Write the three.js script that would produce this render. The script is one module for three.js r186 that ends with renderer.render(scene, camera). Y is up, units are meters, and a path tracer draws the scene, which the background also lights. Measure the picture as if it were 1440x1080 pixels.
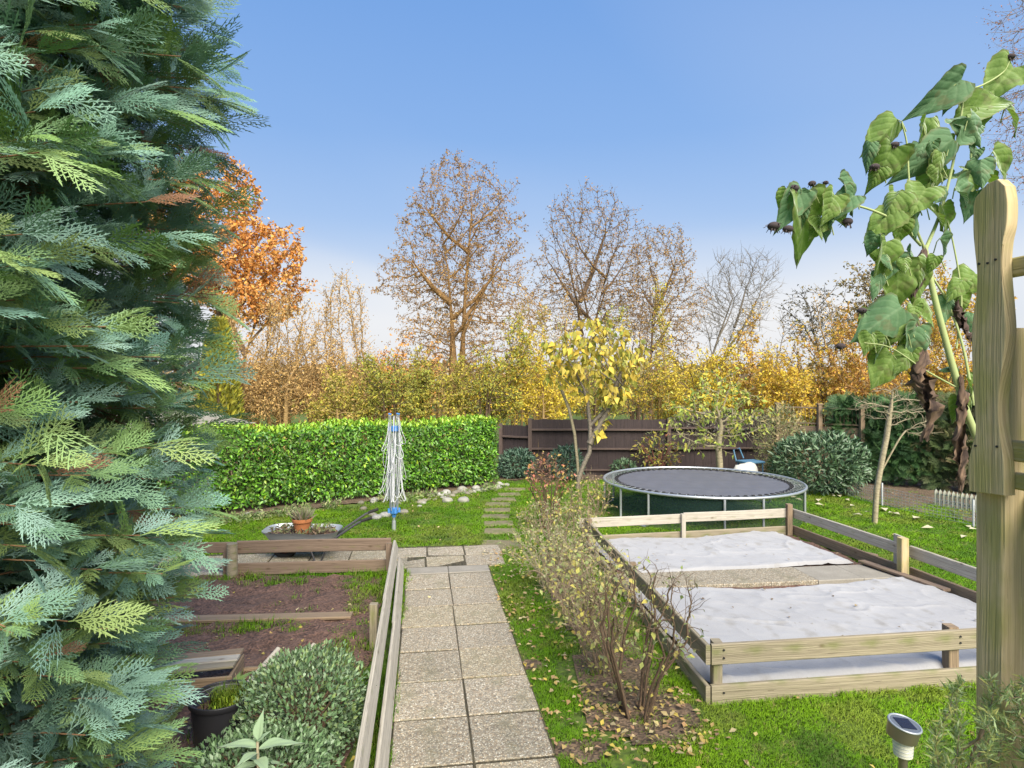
import * as THREE from 'three';
import { mergeGeometries, mergeVertices } from 'three/addons/utils/BufferGeometryUtils.js';

// ------------------------------------------------------------------ camera, sky, sun, exposure
const F = 850, EYE = 2.4;                       // focal length in photo pixels, eye height above the path
const scene = new THREE.Scene();
const camera = new THREE.PerspectiveCamera(2 * Math.atan(540 / F) * 180 / Math.PI, 4 / 3, 0.05, 900);
camera.position.set(0, EYE, 0);
camera.lookAt(0, EYE, -10);
const EXPOSURE = 2.55;
{ // clear autumn sky: pale low down, blue above, a little bank of cloud over the horizon; the same all round
  const W = 1024, Hh = 512, data = new Float32Array(W * Hh * 4);
  const stops = [[0, .84, .84, .84], [4, .78, .81, .86], [9, .60, .72, .90], [15, .39, .57, .88], [22, .265, .465, .84], [32, .195, .39, .79], [55, .14, .30, .69], [90, .09, .245, .60]];
  for (let j = 0; j < Hh; j++) {
    const el = (j + .5) / Hh * 180 - 90;
    let c = stops[0].slice(1);
    if (el > 0) for (let k = 0; k < stops.length - 1; k++) if (el >= stops[k][0]) {
      let t = Math.min(1, (el - stops[k][0]) / (stops[k + 1][0] - stops[k][0]));
      c = [1, 2, 3].map(q => stops[k][q] * (1 - t) + stops[k + 1][q] * t);
    }
    if (el <= 0) c = [.25, .24, .2];
    for (let i = 0; i < W; i++) {
      const az = i / W * Math.PI * 2;
      let cl = 0;
      if (el > 0 && el < 40) {
        for (let o = 0; o < 5; o++) cl += Math.sin(az * (3 + o * 4) + o * 1.7 + el * .09 * (o + 1)) * Math.sin(el * (.28 + .21 * o) + az * (o + 2) + o) / (1 + o * .6);
        cl = Math.max(0, Math.min(1, .55 + cl * .45)) * Math.max(0, 1 - Math.abs(el - 6) / 8);
        cl += Math.max(0, Math.sin(az * 2 + el * .15) * Math.sin(az * 5 + 1 + el * .1)) * .1;
      }
      const q = (j * W + i) * 4;
      data[q] = (c[0] + (.95 - c[0]) * cl * .8) / EXPOSURE; data[q + 1] = (c[1] + (.94 - c[1]) * cl * .8) / EXPOSURE; data[q + 2] = (c[2] + (.93 - c[2]) * cl * .8) / EXPOSURE; data[q + 3] = 1;
    }
  }
  const sky = new THREE.DataTexture(data, W, Hh, THREE.RGBAFormat, THREE.FloatType);
  sky.mapping = THREE.EquirectangularReflectionMapping; sky.magFilter = THREE.LinearFilter; sky.minFilter = THREE.LinearFilter;
  sky.wrapS = THREE.RepeatWrapping; sky.needsUpdate = true;
  scene.background = sky; scene.environment = sky;
}
const sun = new THREE.DirectionalLight(new THREE.Color().setRGB(1, .92, .77), 3.6);   // hazy sun over the viewer's shoulder, spread wide and soft by thin cloud
sun.position.set(15, 42, 32); sun.target.position.set(0, 0, -10);
sun.castShadow = true; sun.shadow.radius = 85; sun.shadow.mapSize.set(4096, 4096);
Object.assign(sun.shadow.camera, { left: -45, right: 45, top: 45, bottom: -45, near: 1, far: 160 });
scene.add(sun, sun.target);
const renderer = new THREE.WebGLRenderer({ antialias: true });
renderer.toneMapping = THREE.LinearToneMapping; renderer.toneMappingExposure = EXPOSURE;
renderer.shadowMap.enabled = true;

// ------------------------------------------------------------------ helpers
const V = (x, y, z) => new THREE.Vector3(x, y, z);
const P = (px, py, d) => V((px - 720) / F * d, EYE - (py - 540) / F * d, -d);          // photo pixel at a known distance
const G = (px, py) => P(px, py, F * EYE / (py - 540));                                   // photo pixel on the ground
function rng(seed) { let a = seed * 2654435761 >>> 0; return () => { a = a + 0x6D2B79F5 | 0; let t = Math.imul(a ^ a >>> 15, 1 | a); t = t + Math.imul(t ^ t >>> 7, 61 | t) ^ t; return ((t ^ t >>> 14) >>> 0) / 4294967296; }; }
const names = {};
function numbered(n) { const k = names[n] = (names[n] ?? -1) + 1; return k ? n + '_' + String(k).padStart(3, '0') : n; }
function tag(o, label, category, group, kind) { o.userData = {}; if (label) o.userData.label = label; if (category) o.userData.category = category; if (group) o.userData.group = group; if (kind) o.userData.kind = kind; return o; }
function thing(name, label, category, pos = V(0, 0, 0), turn = 0, group) { const o = new THREE.Group(); o.name = numbered(name); o.position.copy(pos); o.rotation.y = turn; scene.add(o); return tag(o, label, category, group); }
function sh(m) { m.castShadow = m.receiveShadow = true; return m; }
function part(name, geo, mat, parent) { const m = sh(new THREE.Mesh(geo, mat)); m.name = name; parent.add(m); return m; }
function single(name, label, category, geo, mat, pos, turn = 0, group) { const m = sh(new THREE.Mesh(geo, mat)); m.name = numbered(name); if (pos) m.position.copy(pos); m.rotation.y = turn; scene.add(m); return tag(m, label, category, group); }
function struct(name, geo, mat, label) { const m = sh(new THREE.Mesh(geo, mat)); m.name = name; scene.add(m); tag(m, label, null, null, 'structure'); return m; }
const lin = (r, g, b) => new THREE.Color().setRGB(r, g, b);
const clamp = (x, a = 0, b = 1) => Math.max(a, Math.min(b, x));
const mixc = (a, b, t) => [a[0] + (b[0] - a[0]) * t, a[1] + (b[1] - a[1]) * t, a[2] + (b[2] - a[2]) * t];
// periodic value noise
function lattice(seed) { const R = rng(seed), t = new Float32Array(65536); for (let i = 0; i < 65536; i++) t[i] = R(); return t; }
const LAT = lattice(7);
function vn(x, y, px = 256, py = 256) {
  const xi = Math.floor(x), yi = Math.floor(y), fx = x - xi, fy = y - yi, u = fx * fx * (3 - 2 * fx), v = fy * fy * (3 - 2 * fy);
  const m = (a, n) => ((a % n) + n) % n, x0 = m(xi, px), x1 = m(xi + 1, px), y0 = m(yi, py), y1 = m(yi + 1, py);
  const h = (a, b) => LAT[((a * 73 + b * 1031) ^ (b * 37)) & 65535];
  return (h(x0, y0) * (1 - u) + h(x1, y0) * u) * (1 - v) + (h(x0, y1) * (1 - u) + h(x1, y1) * u) * v;
}
function fbm(x, y, oct = 4, p = 256) { let s = 0, a = .5, n = 0; for (let o = 0; o < oct; o++) { s += a * vn(x, y, p, p); n += a; a *= .5; x *= 2; y *= 2; p *= 2; } return s / n; }
function tex(w, h, fn, srgb = true) {                   // fn(u, v) -> linear [r, g, b] for colour, a number for the rest
  const d = new Uint8Array(w * h * 4), enc = x => { x = clamp(x); return 255 * (x <= .0031308 ? 12.92 * x : 1.055 * Math.pow(x, 1 / 2.4) - .055); };
  for (let j = 0; j < h; j++) for (let i = 0; i < w; i++) { let c = fn(i / w, j / h), q = (j * w + i) * 4; if (typeof c === 'number') c = [c, c, c]; for (let k = 0; k < 3; k++) d[q + k] = srgb ? enc(c[k]) : 255 * clamp(c[k]); d[q + 3] = 255; }
  const t = new THREE.DataTexture(d, w, h); t.wrapS = t.wrapT = THREE.RepeatWrapping; t.magFilter = THREE.LinearFilter; t.minFilter = THREE.LinearMipmapLinearFilter; t.generateMipmaps = true; if (srgb) t.colorSpace = THREE.SRGBColorSpace; t.needsUpdate = true; return t;
}
const std = (o) => new THREE.MeshStandardMaterial({ roughness: .85, ...o });
const leafy = (color, through = .4, rough = .9) => new THREE.MeshPhysicalMaterial({ color, roughness: rough, transmission: through, thickness: 0, side: THREE.DoubleSide });

// geometry collector
class GB {
  constructor() { this.p = []; this.n = []; this.t = []; this.i = []; }
  get count() { return this.p.length / 3; }
  v(p, n, u = 0, w = 0) { this.p.push(p.x, p.y, p.z); this.n.push(n.x, n.y, n.z); this.t.push(u, w); return this.count - 1; }
  tube(pts, rad, sides = 5, cap = false) {
    const n = pts.length, T = V(0, 0, 0), N = V(0, 0, 0), B = V(0, 0, 0), rings = []; let len = 0;
    for (let k = 0; k < n; k++) {
      const a = pts[Math.max(0, k - 1)], b = pts[Math.min(n - 1, k + 1)];
      T.subVectors(b, a); if (T.lengthSq() < 1e-12) T.set(0, 1, 0); T.normalize();
      if (k === 0) { N.set(Math.abs(T.y) > .9 ? 1 : 0, Math.abs(T.y) > .9 ? 0 : 1, 0); }
      N.addScaledVector(T, -N.dot(T)); if (N.lengthSq() < 1e-8) N.set(T.y, -T.x, .01); N.normalize(); B.crossVectors(T, N);
      if (k) len += pts[k].distanceTo(pts[k - 1]);
      const r = typeof rad === 'number' ? rad : rad[k], s0 = this.count;
      for (let s = 0; s <= sides; s++) { const q = s / sides * Math.PI * 2, nn = V(0, 0, 0).addScaledVector(N, Math.cos(q)).addScaledVector(B, Math.sin(q)); this.v(V(pts[k].x + nn.x * r, pts[k].y + nn.y * r, pts[k].z + nn.z * r), nn, len, s / sides * .4); }
      rings.push(s0);
    }
    for (let k = 0; k < n - 1; k++) for (let s = 0; s < sides; s++) { const a = rings[k] + s, b = rings[k + 1] + s; this.i.push(a, a + 1, b, b, a + 1, b + 1); }
    if (cap) for (const [k, sg] of [[0, -1], [n - 1, 1]]) {
      T.subVectors(pts[Math.min(n - 1, k + (k ? 0 : 1))], pts[Math.max(0, k - (k ? 1 : 0))]).normalize().multiplyScalar(sg);
      const c = this.v(pts[k], T); const r0 = rings[k]; const idx = []; for (let s = 0; s < sides; s++) { const q = r0 + s; idx.push(this.v(V(this.p[q * 3], this.p[q * 3 + 1], this.p[q * 3 + 2]), T)); }
      for (let s = 0; s < sides; s++) { const a = idx[s], b = idx[(s + 1) % sides]; sg > 0 ? this.i.push(c, a, b) : this.i.push(c, b, a); }
    }
    return this;
  }
  tri(a, b, c) { const n = V(0, 0, 0).crossVectors(b.clone().sub(a), c.clone().sub(a)).normalize(); const k = this.v(a, n, a.x, a.z); this.v(b, n, b.x, b.z); this.v(c, n, c.x, c.z); this.i.push(k, k + 1, k + 2); return this; }
  quad(a, b, c, d) { this.tri(a, b, c); return this.tri(a, c, d); }
  build() {
    const a = V(0, 0, 0), b = V(0, 0, 0), c = V(0, 0, 0), at3 = (v, k) => v.set(this.p[k * 3], this.p[k * 3 + 1], this.p[k * 3 + 2]);   // wind every face to agree with its normals
    for (let q = 0; q < this.i.length; q += 3) { const [i, j, k] = [this.i[q], this.i[q + 1], this.i[q + 2]]; at3(a, i); at3(b, j).sub(a); at3(c, k).sub(a); b.cross(c); if (b.x * (this.n[i * 3] + this.n[j * 3] + this.n[k * 3]) + b.y * (this.n[i * 3 + 1] + this.n[j * 3 + 1] + this.n[k * 3 + 1]) + b.z * (this.n[i * 3 + 2] + this.n[j * 3 + 2] + this.n[k * 3 + 2]) < 0) { this.i[q + 1] = k; this.i[q + 2] = j; } }
    const g = new THREE.BufferGeometry(); g.setAttribute('position', new THREE.Float32BufferAttribute(this.p, 3)); g.setAttribute('normal', new THREE.Float32BufferAttribute(this.n, 3)); g.setAttribute('uv', new THREE.Float32BufferAttribute(this.t, 2)); g.setIndex(this.i); return g; }
}
// a sawn timber with chamfered arrises between two points: w is its height (or second width), t its thickness; grain runs along u
function timber(a, b, w, t, R, { ch = .006, up = V(0, 1, 0), warp = .004 } = {}) {
  const g = new GB(), X = b.clone().sub(a), L = X.length(); X.normalize(); const Z = V(0, 0, 0).crossVectors(X, up).normalize(), Y = V(0, 0, 0).crossVectors(Z, X);
  const prof = [[-w / 2 + ch, -t / 2], [w / 2 - ch, -t / 2], [w / 2, -t / 2 + ch], [w / 2, t / 2 - ch], [w / 2 - ch, t / 2], [-w / 2 + ch, t / 2], [-w / 2, t / 2 - ch], [-w / 2, -t / 2 + ch]];
  const uo = R() * 7, vo = R() * 3, N = 3, rings = [], bend = (R() - .5) * warp, twist = (R() - .5) * .02;
  const pt = (k, s) => { const q = s / (N - 1), bo = bend * (1 - (2 * q - 1) ** 2) * 3, tw = twist * (q - .5); return a.clone().addScaledVector(X, L * q).addScaledVector(Y, prof[k][0] + bo + prof[k][1] * tw).addScaledVector(Z, prof[k][1] - prof[k][0] * tw); };
  let per = 0;
  for (let k = 0; k < 8; k++) {
    const k2 = (k + 1) % 8, e = Math.hypot(prof[k2][0] - prof[k][0], prof[k2][1] - prof[k][1]), n = V(0, 0, 0).addScaledVector(Y, -(prof[k2][1] - prof[k][1])).addScaledVector(Z, prof[k2][0] - prof[k][0]).normalize().multiplyScalar(1);
    const mid = V(0, 0, 0).addScaledVector(Y, (prof[k][0] + prof[k2][0]) / 2).addScaledVector(Z, (prof[k][1] + prof[k2][1]) / 2); if (mid.dot(n) < 0) n.negate();
    for (let s = 0; s < N; s++) { g.v(pt(k, s), n, uo + L * s / (N - 1), vo + per); g.v(pt(k2, s), n, uo + L * s / (N - 1), vo + per + e); }
    const b0 = g.count - 2 * N; for (let s = 0; s < N - 1; s++) { const q = b0 + s * 2; g.i.push(q, q + 2, q + 1, q + 1, q + 2, q + 3); }
    per += e;
  }
  for (const s of [0, N - 1]) { const n = X.clone().multiplyScalar(s ? 1 : -1), b0 = g.count; for (let k = 0; k < 8; k++) g.v(pt(k, s), n, uo + prof[k][1] * .3, vo + prof[k][0]); for (let k = 1; k < 7; k++) s ? g.i.push(b0, b0 + k, b0 + k + 1) : g.i.push(b0, b0 + k + 1, b0 + k); }
  return g.build();
}
// flat slab, top face up, chamfered, in its own axes
function slabGeo(w, l, h, ch = .008) { const s = new THREE.Shape([new THREE.Vector2(-w / 2 + ch, -l / 2 + ch), new THREE.Vector2(w / 2 - ch, -l / 2 + ch), new THREE.Vector2(w / 2 - ch, l / 2 - ch), new THREE.Vector2(-w / 2 + ch, l / 2 - ch)]); const g = new THREE.ExtrudeGeometry(s, { depth: h - ch, bevelEnabled: true, bevelThickness: ch, bevelSize: ch, bevelSegments: 1 }); g.rotateX(-Math.PI / 2); return g; }

// leaves
function leafGeo(w = .5, fold = .12, droop = .1, at = .4) {
  const g = new GB(), B = V(0, 0, 0), L = V(at, fold, w / 2), R = V(at, fold, -w / 2), M = V(at + .05, 0, 0), T = V(1, -droop, 0);
  g.p = []; const n = V(0, 1, 0);
  for (const p of [B, L, R, M, T]) g.v(p, n, p.x, p.z + .5);
  g.i.push(0, 1, 3, 0, 3, 2, 3, 1, 4, 3, 4, 2);
  const o = g.build(); o.computeVertexNormals(); return o;
}
const m4 = new THREE.Matrix4(), qq = new THREE.Quaternion(), ex = V(0, 0, 0), ey = V(0, 0, 0), ez = V(0, 0, 0);
function basis(dir, nrm) { ex.copy(dir).normalize(); ez.crossVectors(ex, nrm); if (ez.lengthSq() < 1e-6) ez.set(1, .3, .2).cross(ex); ez.normalize(); ey.crossVectors(ez, ex); return m4.makeBasis(ex, ey, ez); }
const rv = R => { const z = R() * 2 - 1, a = R() * 6.2832, s = Math.sqrt(1 - z * z); return V(s * Math.cos(a), z, s * Math.sin(a)); };
function instances(name, geo, mat, list, parent, kind) {   // list of { p, dir, nrm, s, c, sy }
  const im = sh(new THREE.InstancedMesh(geo, mat, list.length)); im.name = name; const M = new THREE.Matrix4(), C = new THREE.Color();
  list.forEach((e, k) => { M.copy(basis(e.dir, e.nrm)); M.scale(V(e.s, e.s * (e.sy ?? 1), e.s * (e.sz ?? 1))); M.setPosition(e.p); im.setMatrixAt(k, M); im.setColorAt(k, C.setRGB(e.c[0], e.c[1], e.c[2])); });
  (parent ?? scene).add(im); if (kind) im.userData.kind = kind; return im;
}
const pick = (R, a) => a[Math.floor(R() * a.length)];
function tone(R, pal, jit = .25) { const a = pick(R, pal), b = pick(R, pal), c = mixc(a, b, R()), k = 1 + (R() - .5) * 2 * jit; return c.map(x => x * k); }

// branching by space colonisation: roots are polylines of points, pts the places its twigs grow towards
function colonize({ R, roots, pts, step, infl, kill, iters = 200, trop = V(0, 0, 0), jit = .25 }) {
  const nd = []; let fresh = [];
  for (const pl of roots) { let prev = -1; for (let k = 0; k < pl.length; k++) { const n = k ? Math.max(1, Math.round(pl[k].distanceTo(pl[k - 1]) / step)) : 1; for (let s = 1; s <= n; s++) { const p = k ? pl[k - 1].clone().lerp(pl[k], s / n) : pl[0].clone(); nd.push({ p, par: prev, kids: 0 }); prev = nd.length - 1; fresh.push(prev); } } }
  let al = pts.map(p => ({ p, b: 1e9, k: -1 }));
  for (let it = 0; it < iters && fresh.length && al.length; it++) {
    for (const f of fresh) { const q = nd[f].p; for (const a of al) { const dx = q.x - a.p.x, dy = q.y - a.p.y, dz = q.z - a.p.z, d = dx * dx + dy * dy + dz * dz; if (d < a.b) { a.b = d; a.k = f; } } }
    al = al.filter(a => a.b > kill * kill); const acc = new Map();
    for (const a of al) if (a.b < infl * infl) { let e = acc.get(a.k); if (!e) acc.set(a.k, e = V(0, 0, 0)); e.add(a.p.clone().sub(nd[a.k].p).normalize()); }
    fresh = [];
    for (const [k, e] of acc) { if (nd[k].kids > 3) continue; e.normalize().add(trop).addScaledVector(rv(R), jit).normalize(); nd[k].kids++; nd.push({ p: nd[k].p.clone().addScaledVector(e, step), par: k, kids: 0 }); fresh.push(nd.length - 1); }
  }
  return nd;
}
function woody(nd, rBase, rTip, gb, trunkFlare = 1.25, taper = 0) {            // radii by the pipe model, then tubes along the chains
  const n = nd.length, cnt = new Float32Array(n), best = new Int32Array(n).fill(-1), kids = nd.map(() => []);
  for (let i = n - 1; i >= 0; i--) { if (!cnt[i]) cnt[i] = 1; const p = nd[i].par; if (p >= 0) { cnt[p] += cnt[i]; kids[p].push(i); if (best[p] < 0 || cnt[i] > cnt[best[p]]) best[p] = i; } }
  const e = Math.log(Math.max(...cnt)) / Math.log(rBase / rTip);
  let top = .01; for (const d of nd) top = Math.max(top, d.p.y);
  nd.forEach((d, i) => { d.r = Math.max(rTip, rTip * Math.pow(cnt[i], 1 / e) * (1 - taper * clamp(d.p.y / top))); d.kids = kids[i]; });
  const chain = (start, from) => {
    const pts = [], rad = []; if (from >= 0) { pts.push(nd[from].p); rad.push(Math.min(nd[from].r, nd[start].r * 1.2)); }
    let k = start; while (k >= 0) { pts.push(nd[k].p); rad.push(nd[k].r); for (const c of kids[k]) if (c !== best[k]) chain(c, k); k = best[k]; }
    if (from < 0) rad[0] *= trunkFlare; rad[rad.length - 1] *= .5;
    const r = rad[0]; if (pts.length > 1) gb.tube(pts, rad, r > .06 ? 8 : r > .02 ? 5 : r > .008 ? 4 : 3);
  };
  nd.forEach((d, i) => { if (d.par < 0) chain(i, -1); });
  return nd;
}
function inEnv(R, env, n) { const o = []; while (o.length < n) { const p = env(R); if (p) o.push(p); } return o; }
function ellipsoid(c, rx, ry, rz, hollow = 0) { return R => { const d = rv(R), r = Math.cbrt(hollow ** 3 + R() * (1 - hollow ** 3)); return V(c.x + d.x * rx * r, c.y + d.y * ry * r, c.z + d.z * rz * r); }; }
function addTwigs(gb, nd, R, per, len, rad, up = .4, thr = 1e9) { const ends = []; for (const d of nd) if (d.r < thr && d.par >= 0) for (let k = 0; k < per; k++) { if (per < 1 ? R() > per : false) continue; const dir = d.p.clone().sub(nd[d.par].p).normalize().multiplyScalar(.7).add(rv(R).multiplyScalar(.8)).add(V(0, up * R(), 0)).normalize(), L = len * (.5 + R()), m = d.p.clone().addScaledVector(dir, L * .5).add(rv(R).multiplyScalar(L * .08)), e = d.p.clone().addScaledVector(dir, L).add(V(0, up * L * .1, 0)); gb.tube([d.p, m, e], [rad, rad * .8, rad * .4], 3); ends.push({ p: e, dir }, { p: m, dir }); } return ends; }
function spots(nd, thr) { return nd.filter(d => d.r < thr && d.par >= 0).map(d => ({ p: d.p, dir: d.p.clone().sub(nd[d.par].p).normalize() })); }
function foliage(R, sp, n, { size = .06, vary = .4, spread = .1, droop = .2, flat = .3, pal, jit = .25 }) {
  const l = []; for (let k = 0; k < n; k++) { const s = sp[Math.floor(R() * sp.length * .999)], dir = s.dir.clone().multiplyScalar(.5).add(rv(R)).add(V(0, -droop * 2, 0)); l.push({ p: s.p.clone().add(rv(R).multiplyScalar(spread * R())), dir, nrm: rv(R).add(V(0, flat * 3, 0)), s: size * (1 + (R() - .5) * 2 * vary), c: tone(R, pal, jit) }); } return l;
}

// ------------------------------------------------------------------ materials
function woodMat(light, dark, moss, mossAmt, seed, rough = .85) {
  const f = (u, v) => {
    const wav = fbm(u * 2 + seed, v * 3, 2, 2) * .045, k = (v + wav) * 100;
    let g = .55 * vn(u * 3 + seed * 3, k, 3, 100) + .45 * vn(u * 16, k * 3 + seed, 16, 300);
    const crack = vn(u * 9, v * 120 + seed, 9, 120) > .88 ? .45 : 0, kx = (u * 3 % 1) - .5, ky = (v * 4 % 1) - .5;
    const kn = LAT[(Math.floor(u * 3) * 17 + Math.floor(v * 4) * 101 + seed * 7) & 65535] > .8 ? Math.exp(-(kx * kx * 500 + ky * ky * 160)) : 0;
    return [clamp(g * 1.15 - crack - kn * .5), kn, fbm(u * 10 + seed, v * 8 + 9, 4, 2)];
  };
  const map = tex(768, 512, (u, v) => { const [g, kn, m] = f(u, v); let c = mixc(dark, light, g); c = mixc(c, [.10, .065, .03], kn * .6); const q = clamp((m - (1 - mossAmt) + .06) * 3) * .6; return mixc(c, moss, q); });
  const bump = tex(768, 512, (u, v) => f(u, v)[0], false);
  for (const t of [map, bump]) t.repeat.set(1 / 1.6, 1 / .6);
  return std({ map, bumpMap: bump, bumpScale: .003, roughness: rough });
}
const MOSS = [.13, .15, .035];
const woodGrey = woodMat([.33, .285, .20], [.17, .14, .095], MOSS, .42, 1);
const woodPale = woodMat([.50, .46, .38], [.27, .24, .20], MOSS, .22, 2);
const woodRed = woodMat([.25, .18, .13], [.11, .075, .055], MOSS, .22, 3);
const woodDark = woodMat([.060, .042, .042], [.022, .016, .018], [.06, .05, .03], .14, 4);
const woodPost = woodMat([.58, .465, .27], [.37, .285, .155], [.31, .30, .07], .54, 5);
const woodTan = woodMat([.30, .22, .14], [.15, .105, .07], MOSS, .2, 6);
const barkTex = (a, b, seed) => { const m = tex(256, 256, (u, v) => { const n = .6 * fbm(u * 12 + seed, v * 16, 4, 4) + .4 * vn(u * 30, v * 8, 30, 8); return mixc(a, b, clamp((n - .25) * 1.8)); }); m.repeat.set(2, 2.5); return std({ map: m, roughness: .95 }); };
const barkAlder = barkTex([.16, .095, .04], [.40, .24, .10], 1), barkGrey = barkTex([.10, .085, .07], [.26, .22, .17], 2), barkPale = barkTex([.20, .17, .11], [.42, .36, .24], 3), barkBrown = barkTex([.07, .045, .03], [.19, .125, .075], 4), barkTwig = barkTex([.16, .11, .07], [.36, .28, .19], 5), barkDark = barkTex([.035, .03, .028], [.09, .075, .06], 6);
// exposed-aggregate concrete
function pebbles(n, pal, ground, seed, w) {
  const R = rng(seed), cx = [], N = n * n, col = []; for (let k = 0; k < N; k++) { cx.push([R(), R(), .5 + R() * .6]); col.push(tone(R, pal, .35)); }
  const f = (u, v) => { const x = u * n, y = v * n, xi = Math.floor(x), yi = Math.floor(y); let b = 9, s = 9, c = 0; for (let j = -1; j < 2; j++) for (let i = -1; i < 2; i++) { const k = ((yi + j + n) % n) * n + (xi + i + n) % n, q = cx[k], dx = xi + i + q[0] - x, dy = yi + j + q[1] - y, d = Math.sqrt(dx * dx + dy * dy) / q[2]; if (d < b) { s = b; b = d; c = k; } else if (d < s) s = d; } return [c, clamp((s - b) * 2.6)]; };
  const map = tex(w, w, (u, v) => { const [c, e] = f(u, v), st = fbm(u * 5, v * 5 + seed, 4, 5); return mixc(mixc(ground, col[c], e), [.16, .15, .085], clamp((st - .56) * 3) * .55); }), bump = tex(w, w, (u, v) => f(u, v)[1], false);
  return [map, bump];
}
const [aggMap, aggBump] = pebbles(84, [[.36, .31, .23], [.24, .18, .12], [.52, .48, .39], [.17, .15, .12], [.42, .33, .22], [.33, .29, .22]], [.22, .19, .14], 11, 1024);
const slabMat = [0, 1, 2, 3].map(k => { const m = aggMap.clone(), b = aggBump.clone(); for (const t of [m, b]) { t.repeat.set(1 / .9, 1 / .9); t.offset.set(k * .27, k * .41); t.needsUpdate = true; } return std({ map: m, bumpMap: b, bumpScale: .004, roughness: .9, color: lin(...[[1.24, 1.26, 1.30], [1.13, 1.15, 1.19], [1.21, 1.22, 1.18], [1.05, 1.07, 1.09]][k]) }); });
const plainConcrete = std({ map: (() => { const m = tex(512, 512, (u, v) => mixc([.17, .155, .13], [.33, .305, .26], clamp(.5 * fbm(u * 6, v * 6, 5, 6) + .5 * vn(u * 160, v * 160, 160, 160)))); m.repeat.set(1.2, 1.2); return m; })(), roughness: .92 });
const stepMat = std({ map: (() => { const m = tex(512, 512, (u, v) => { const n = fbm(u * 8, v * 8, 5, 8); return mixc(mixc([.14, .12, .07], [.22, .185, .115], vn(u * 120, v * 120, 120, 120)), [.11, .13, .04], clamp((n - .5) * 5) * .6); }); m.repeat.set(1.5, 1.5); return m; })(), roughness: .95 });
const soilTex = (a, b, c, seed, rep, w = 512) => { const f = (u, v) => .45 * fbm(u * 16 + seed, v * 16, 5, 16) + .55 * vn(u * 90, v * 90 + seed, 90, 90); const m = tex(w, w, (u, v) => { const n = f(u, v), q = fbm(u * 5 + 3, v * 5 + seed, 3, 5); return mixc(mixc(a, b, clamp((n - .2) * 1.7)), c, clamp((q - .55) * 4) * .6); }), bp = tex(w, w, (u, v) => f(u, v), false); m.repeat.set(rep, rep); bp.repeat.set(rep, rep); return std({ map: m, bumpMap: bp, bumpScale: .02, roughness: 1 }); };
const soilMat = soilTex([.05, .028, .02], [.19, .108, .078], [.13, .078, .058], 2, .8);
const mulchMat = soilTex([.05, .035, .02], [.19, .13, .085], [.11, .085, .045], 5, .8);
const groundMat = soilTex([.05, .085, .012], [.11, .165, .02], [.10, .10, .035], 8, .35, 1024);
const jointMat = soilTex([.03, .026, .014], [.09, .075, .045], [.07, .09, .02], 12, 1.2);
const metalGrey = std({ color: lin(.50, .53, .55), metalness: .75, roughness: .42 });
const galv = std({ color: lin(.42, .45, .47), metalness: .6, roughness: .5 });
const plasticBlue = std({ color: lin(.06, .22, .55), roughness: .45 });
const blackPlastic = std({ color: lin(.022, .022, .026), roughness: .42 });
const blackRubber = std({ color: lin(.02, .019, .019), roughness: .8 });

// ------------------------------------------------------------------ the setting
const PT = .1455, pathC = d => -.238 - .1465 * (d - 3.78);
const toPath = (x, z) => { const dx = x - pathC(3.78), dz = z + 3.78, c = Math.cos(PT), s = Math.sin(PT); return [dx * c - dz * s, dx * s + dz * c]; };   // local x across, local z (negative = away)
const bedRailX = d => -.826 - .151 * (d - 3.12);
const RB = [V(1.49, 0, -4.53), V(5.12, 0, -5.02), V(4.39, 0, -9.52), V(1.08, 0, -8.88)];     // corners of the railed bed with the sheets
function inPoly(x, z, q) { let c = false; for (let i = 0, j = q.length - 1; i < q.length; j = i++) if ((q[i].z > z) !== (q[j].z > z) && x < (q[j].x - q[i].x) * (z - q[i].z) / (q[j].z - q[i].z) + q[i].x) c = !c; return c; }
{
  const g = new THREE.PlaneGeometry(700, 700, 1, 1); g.rotateX(-Math.PI / 2); const uv = g.attributes.uv; for (let i = 0; i < uv.count; i++) uv.setXY(i, uv.getX(i) * 700, uv.getY(i) * 700);
  struct('ground', g, groundMat, 'turf and leaf litter ground');
}
const patch = (name, poly, y, mat, label, bump = .03, R = null, cell = .09) => {                     // an uneven sheet of earth inside an outline
  const xs = poly.map(p => p.x), zs = poly.map(p => p.z), x0 = Math.min(...xs), x1 = Math.max(...xs), z0 = Math.min(...zs), z1 = Math.max(...zs), nx = Math.ceil((x1 - x0) / cell), nz = Math.ceil((z1 - z0) / cell), g = new GB(), id = [];
  const hgt = (x, z) => y + bump * (fbm(x * 3 + 40, z * 3 + 40, 4) - .3) + bump * .7 * (vn(x * 14 + 90, z * 14 + 90) - .5);
  for (let j = 0; j <= nz; j++) for (let i = 0; i <= nx; i++) { const x = x0 + (x1 - x0) * i / nx, z = z0 + (z1 - z0) * j / nz; id.push(inPoly(x, z, poly) ? g.v(V(x, hgt(x, z), z), V(0, 1, 0), x, z) : -1); }
  for (let j = 0; j < nz; j++) for (let i = 0; i < nx; i++) { const a = id[j * (nx + 1) + i], b = id[j * (nx + 1) + i + 1], c = id[(j + 1) * (nx + 1) + i], d = id[(j + 1) * (nx + 1) + i + 1]; if (a >= 0 && b >= 0 && c >= 0 && d >= 0) g.i.push(a, c, b, b, c, d); }
  const o = g.build(); o.computeVertexNormals(); return struct(name, o, mat, label);
};
const R0 = rng(21);
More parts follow.
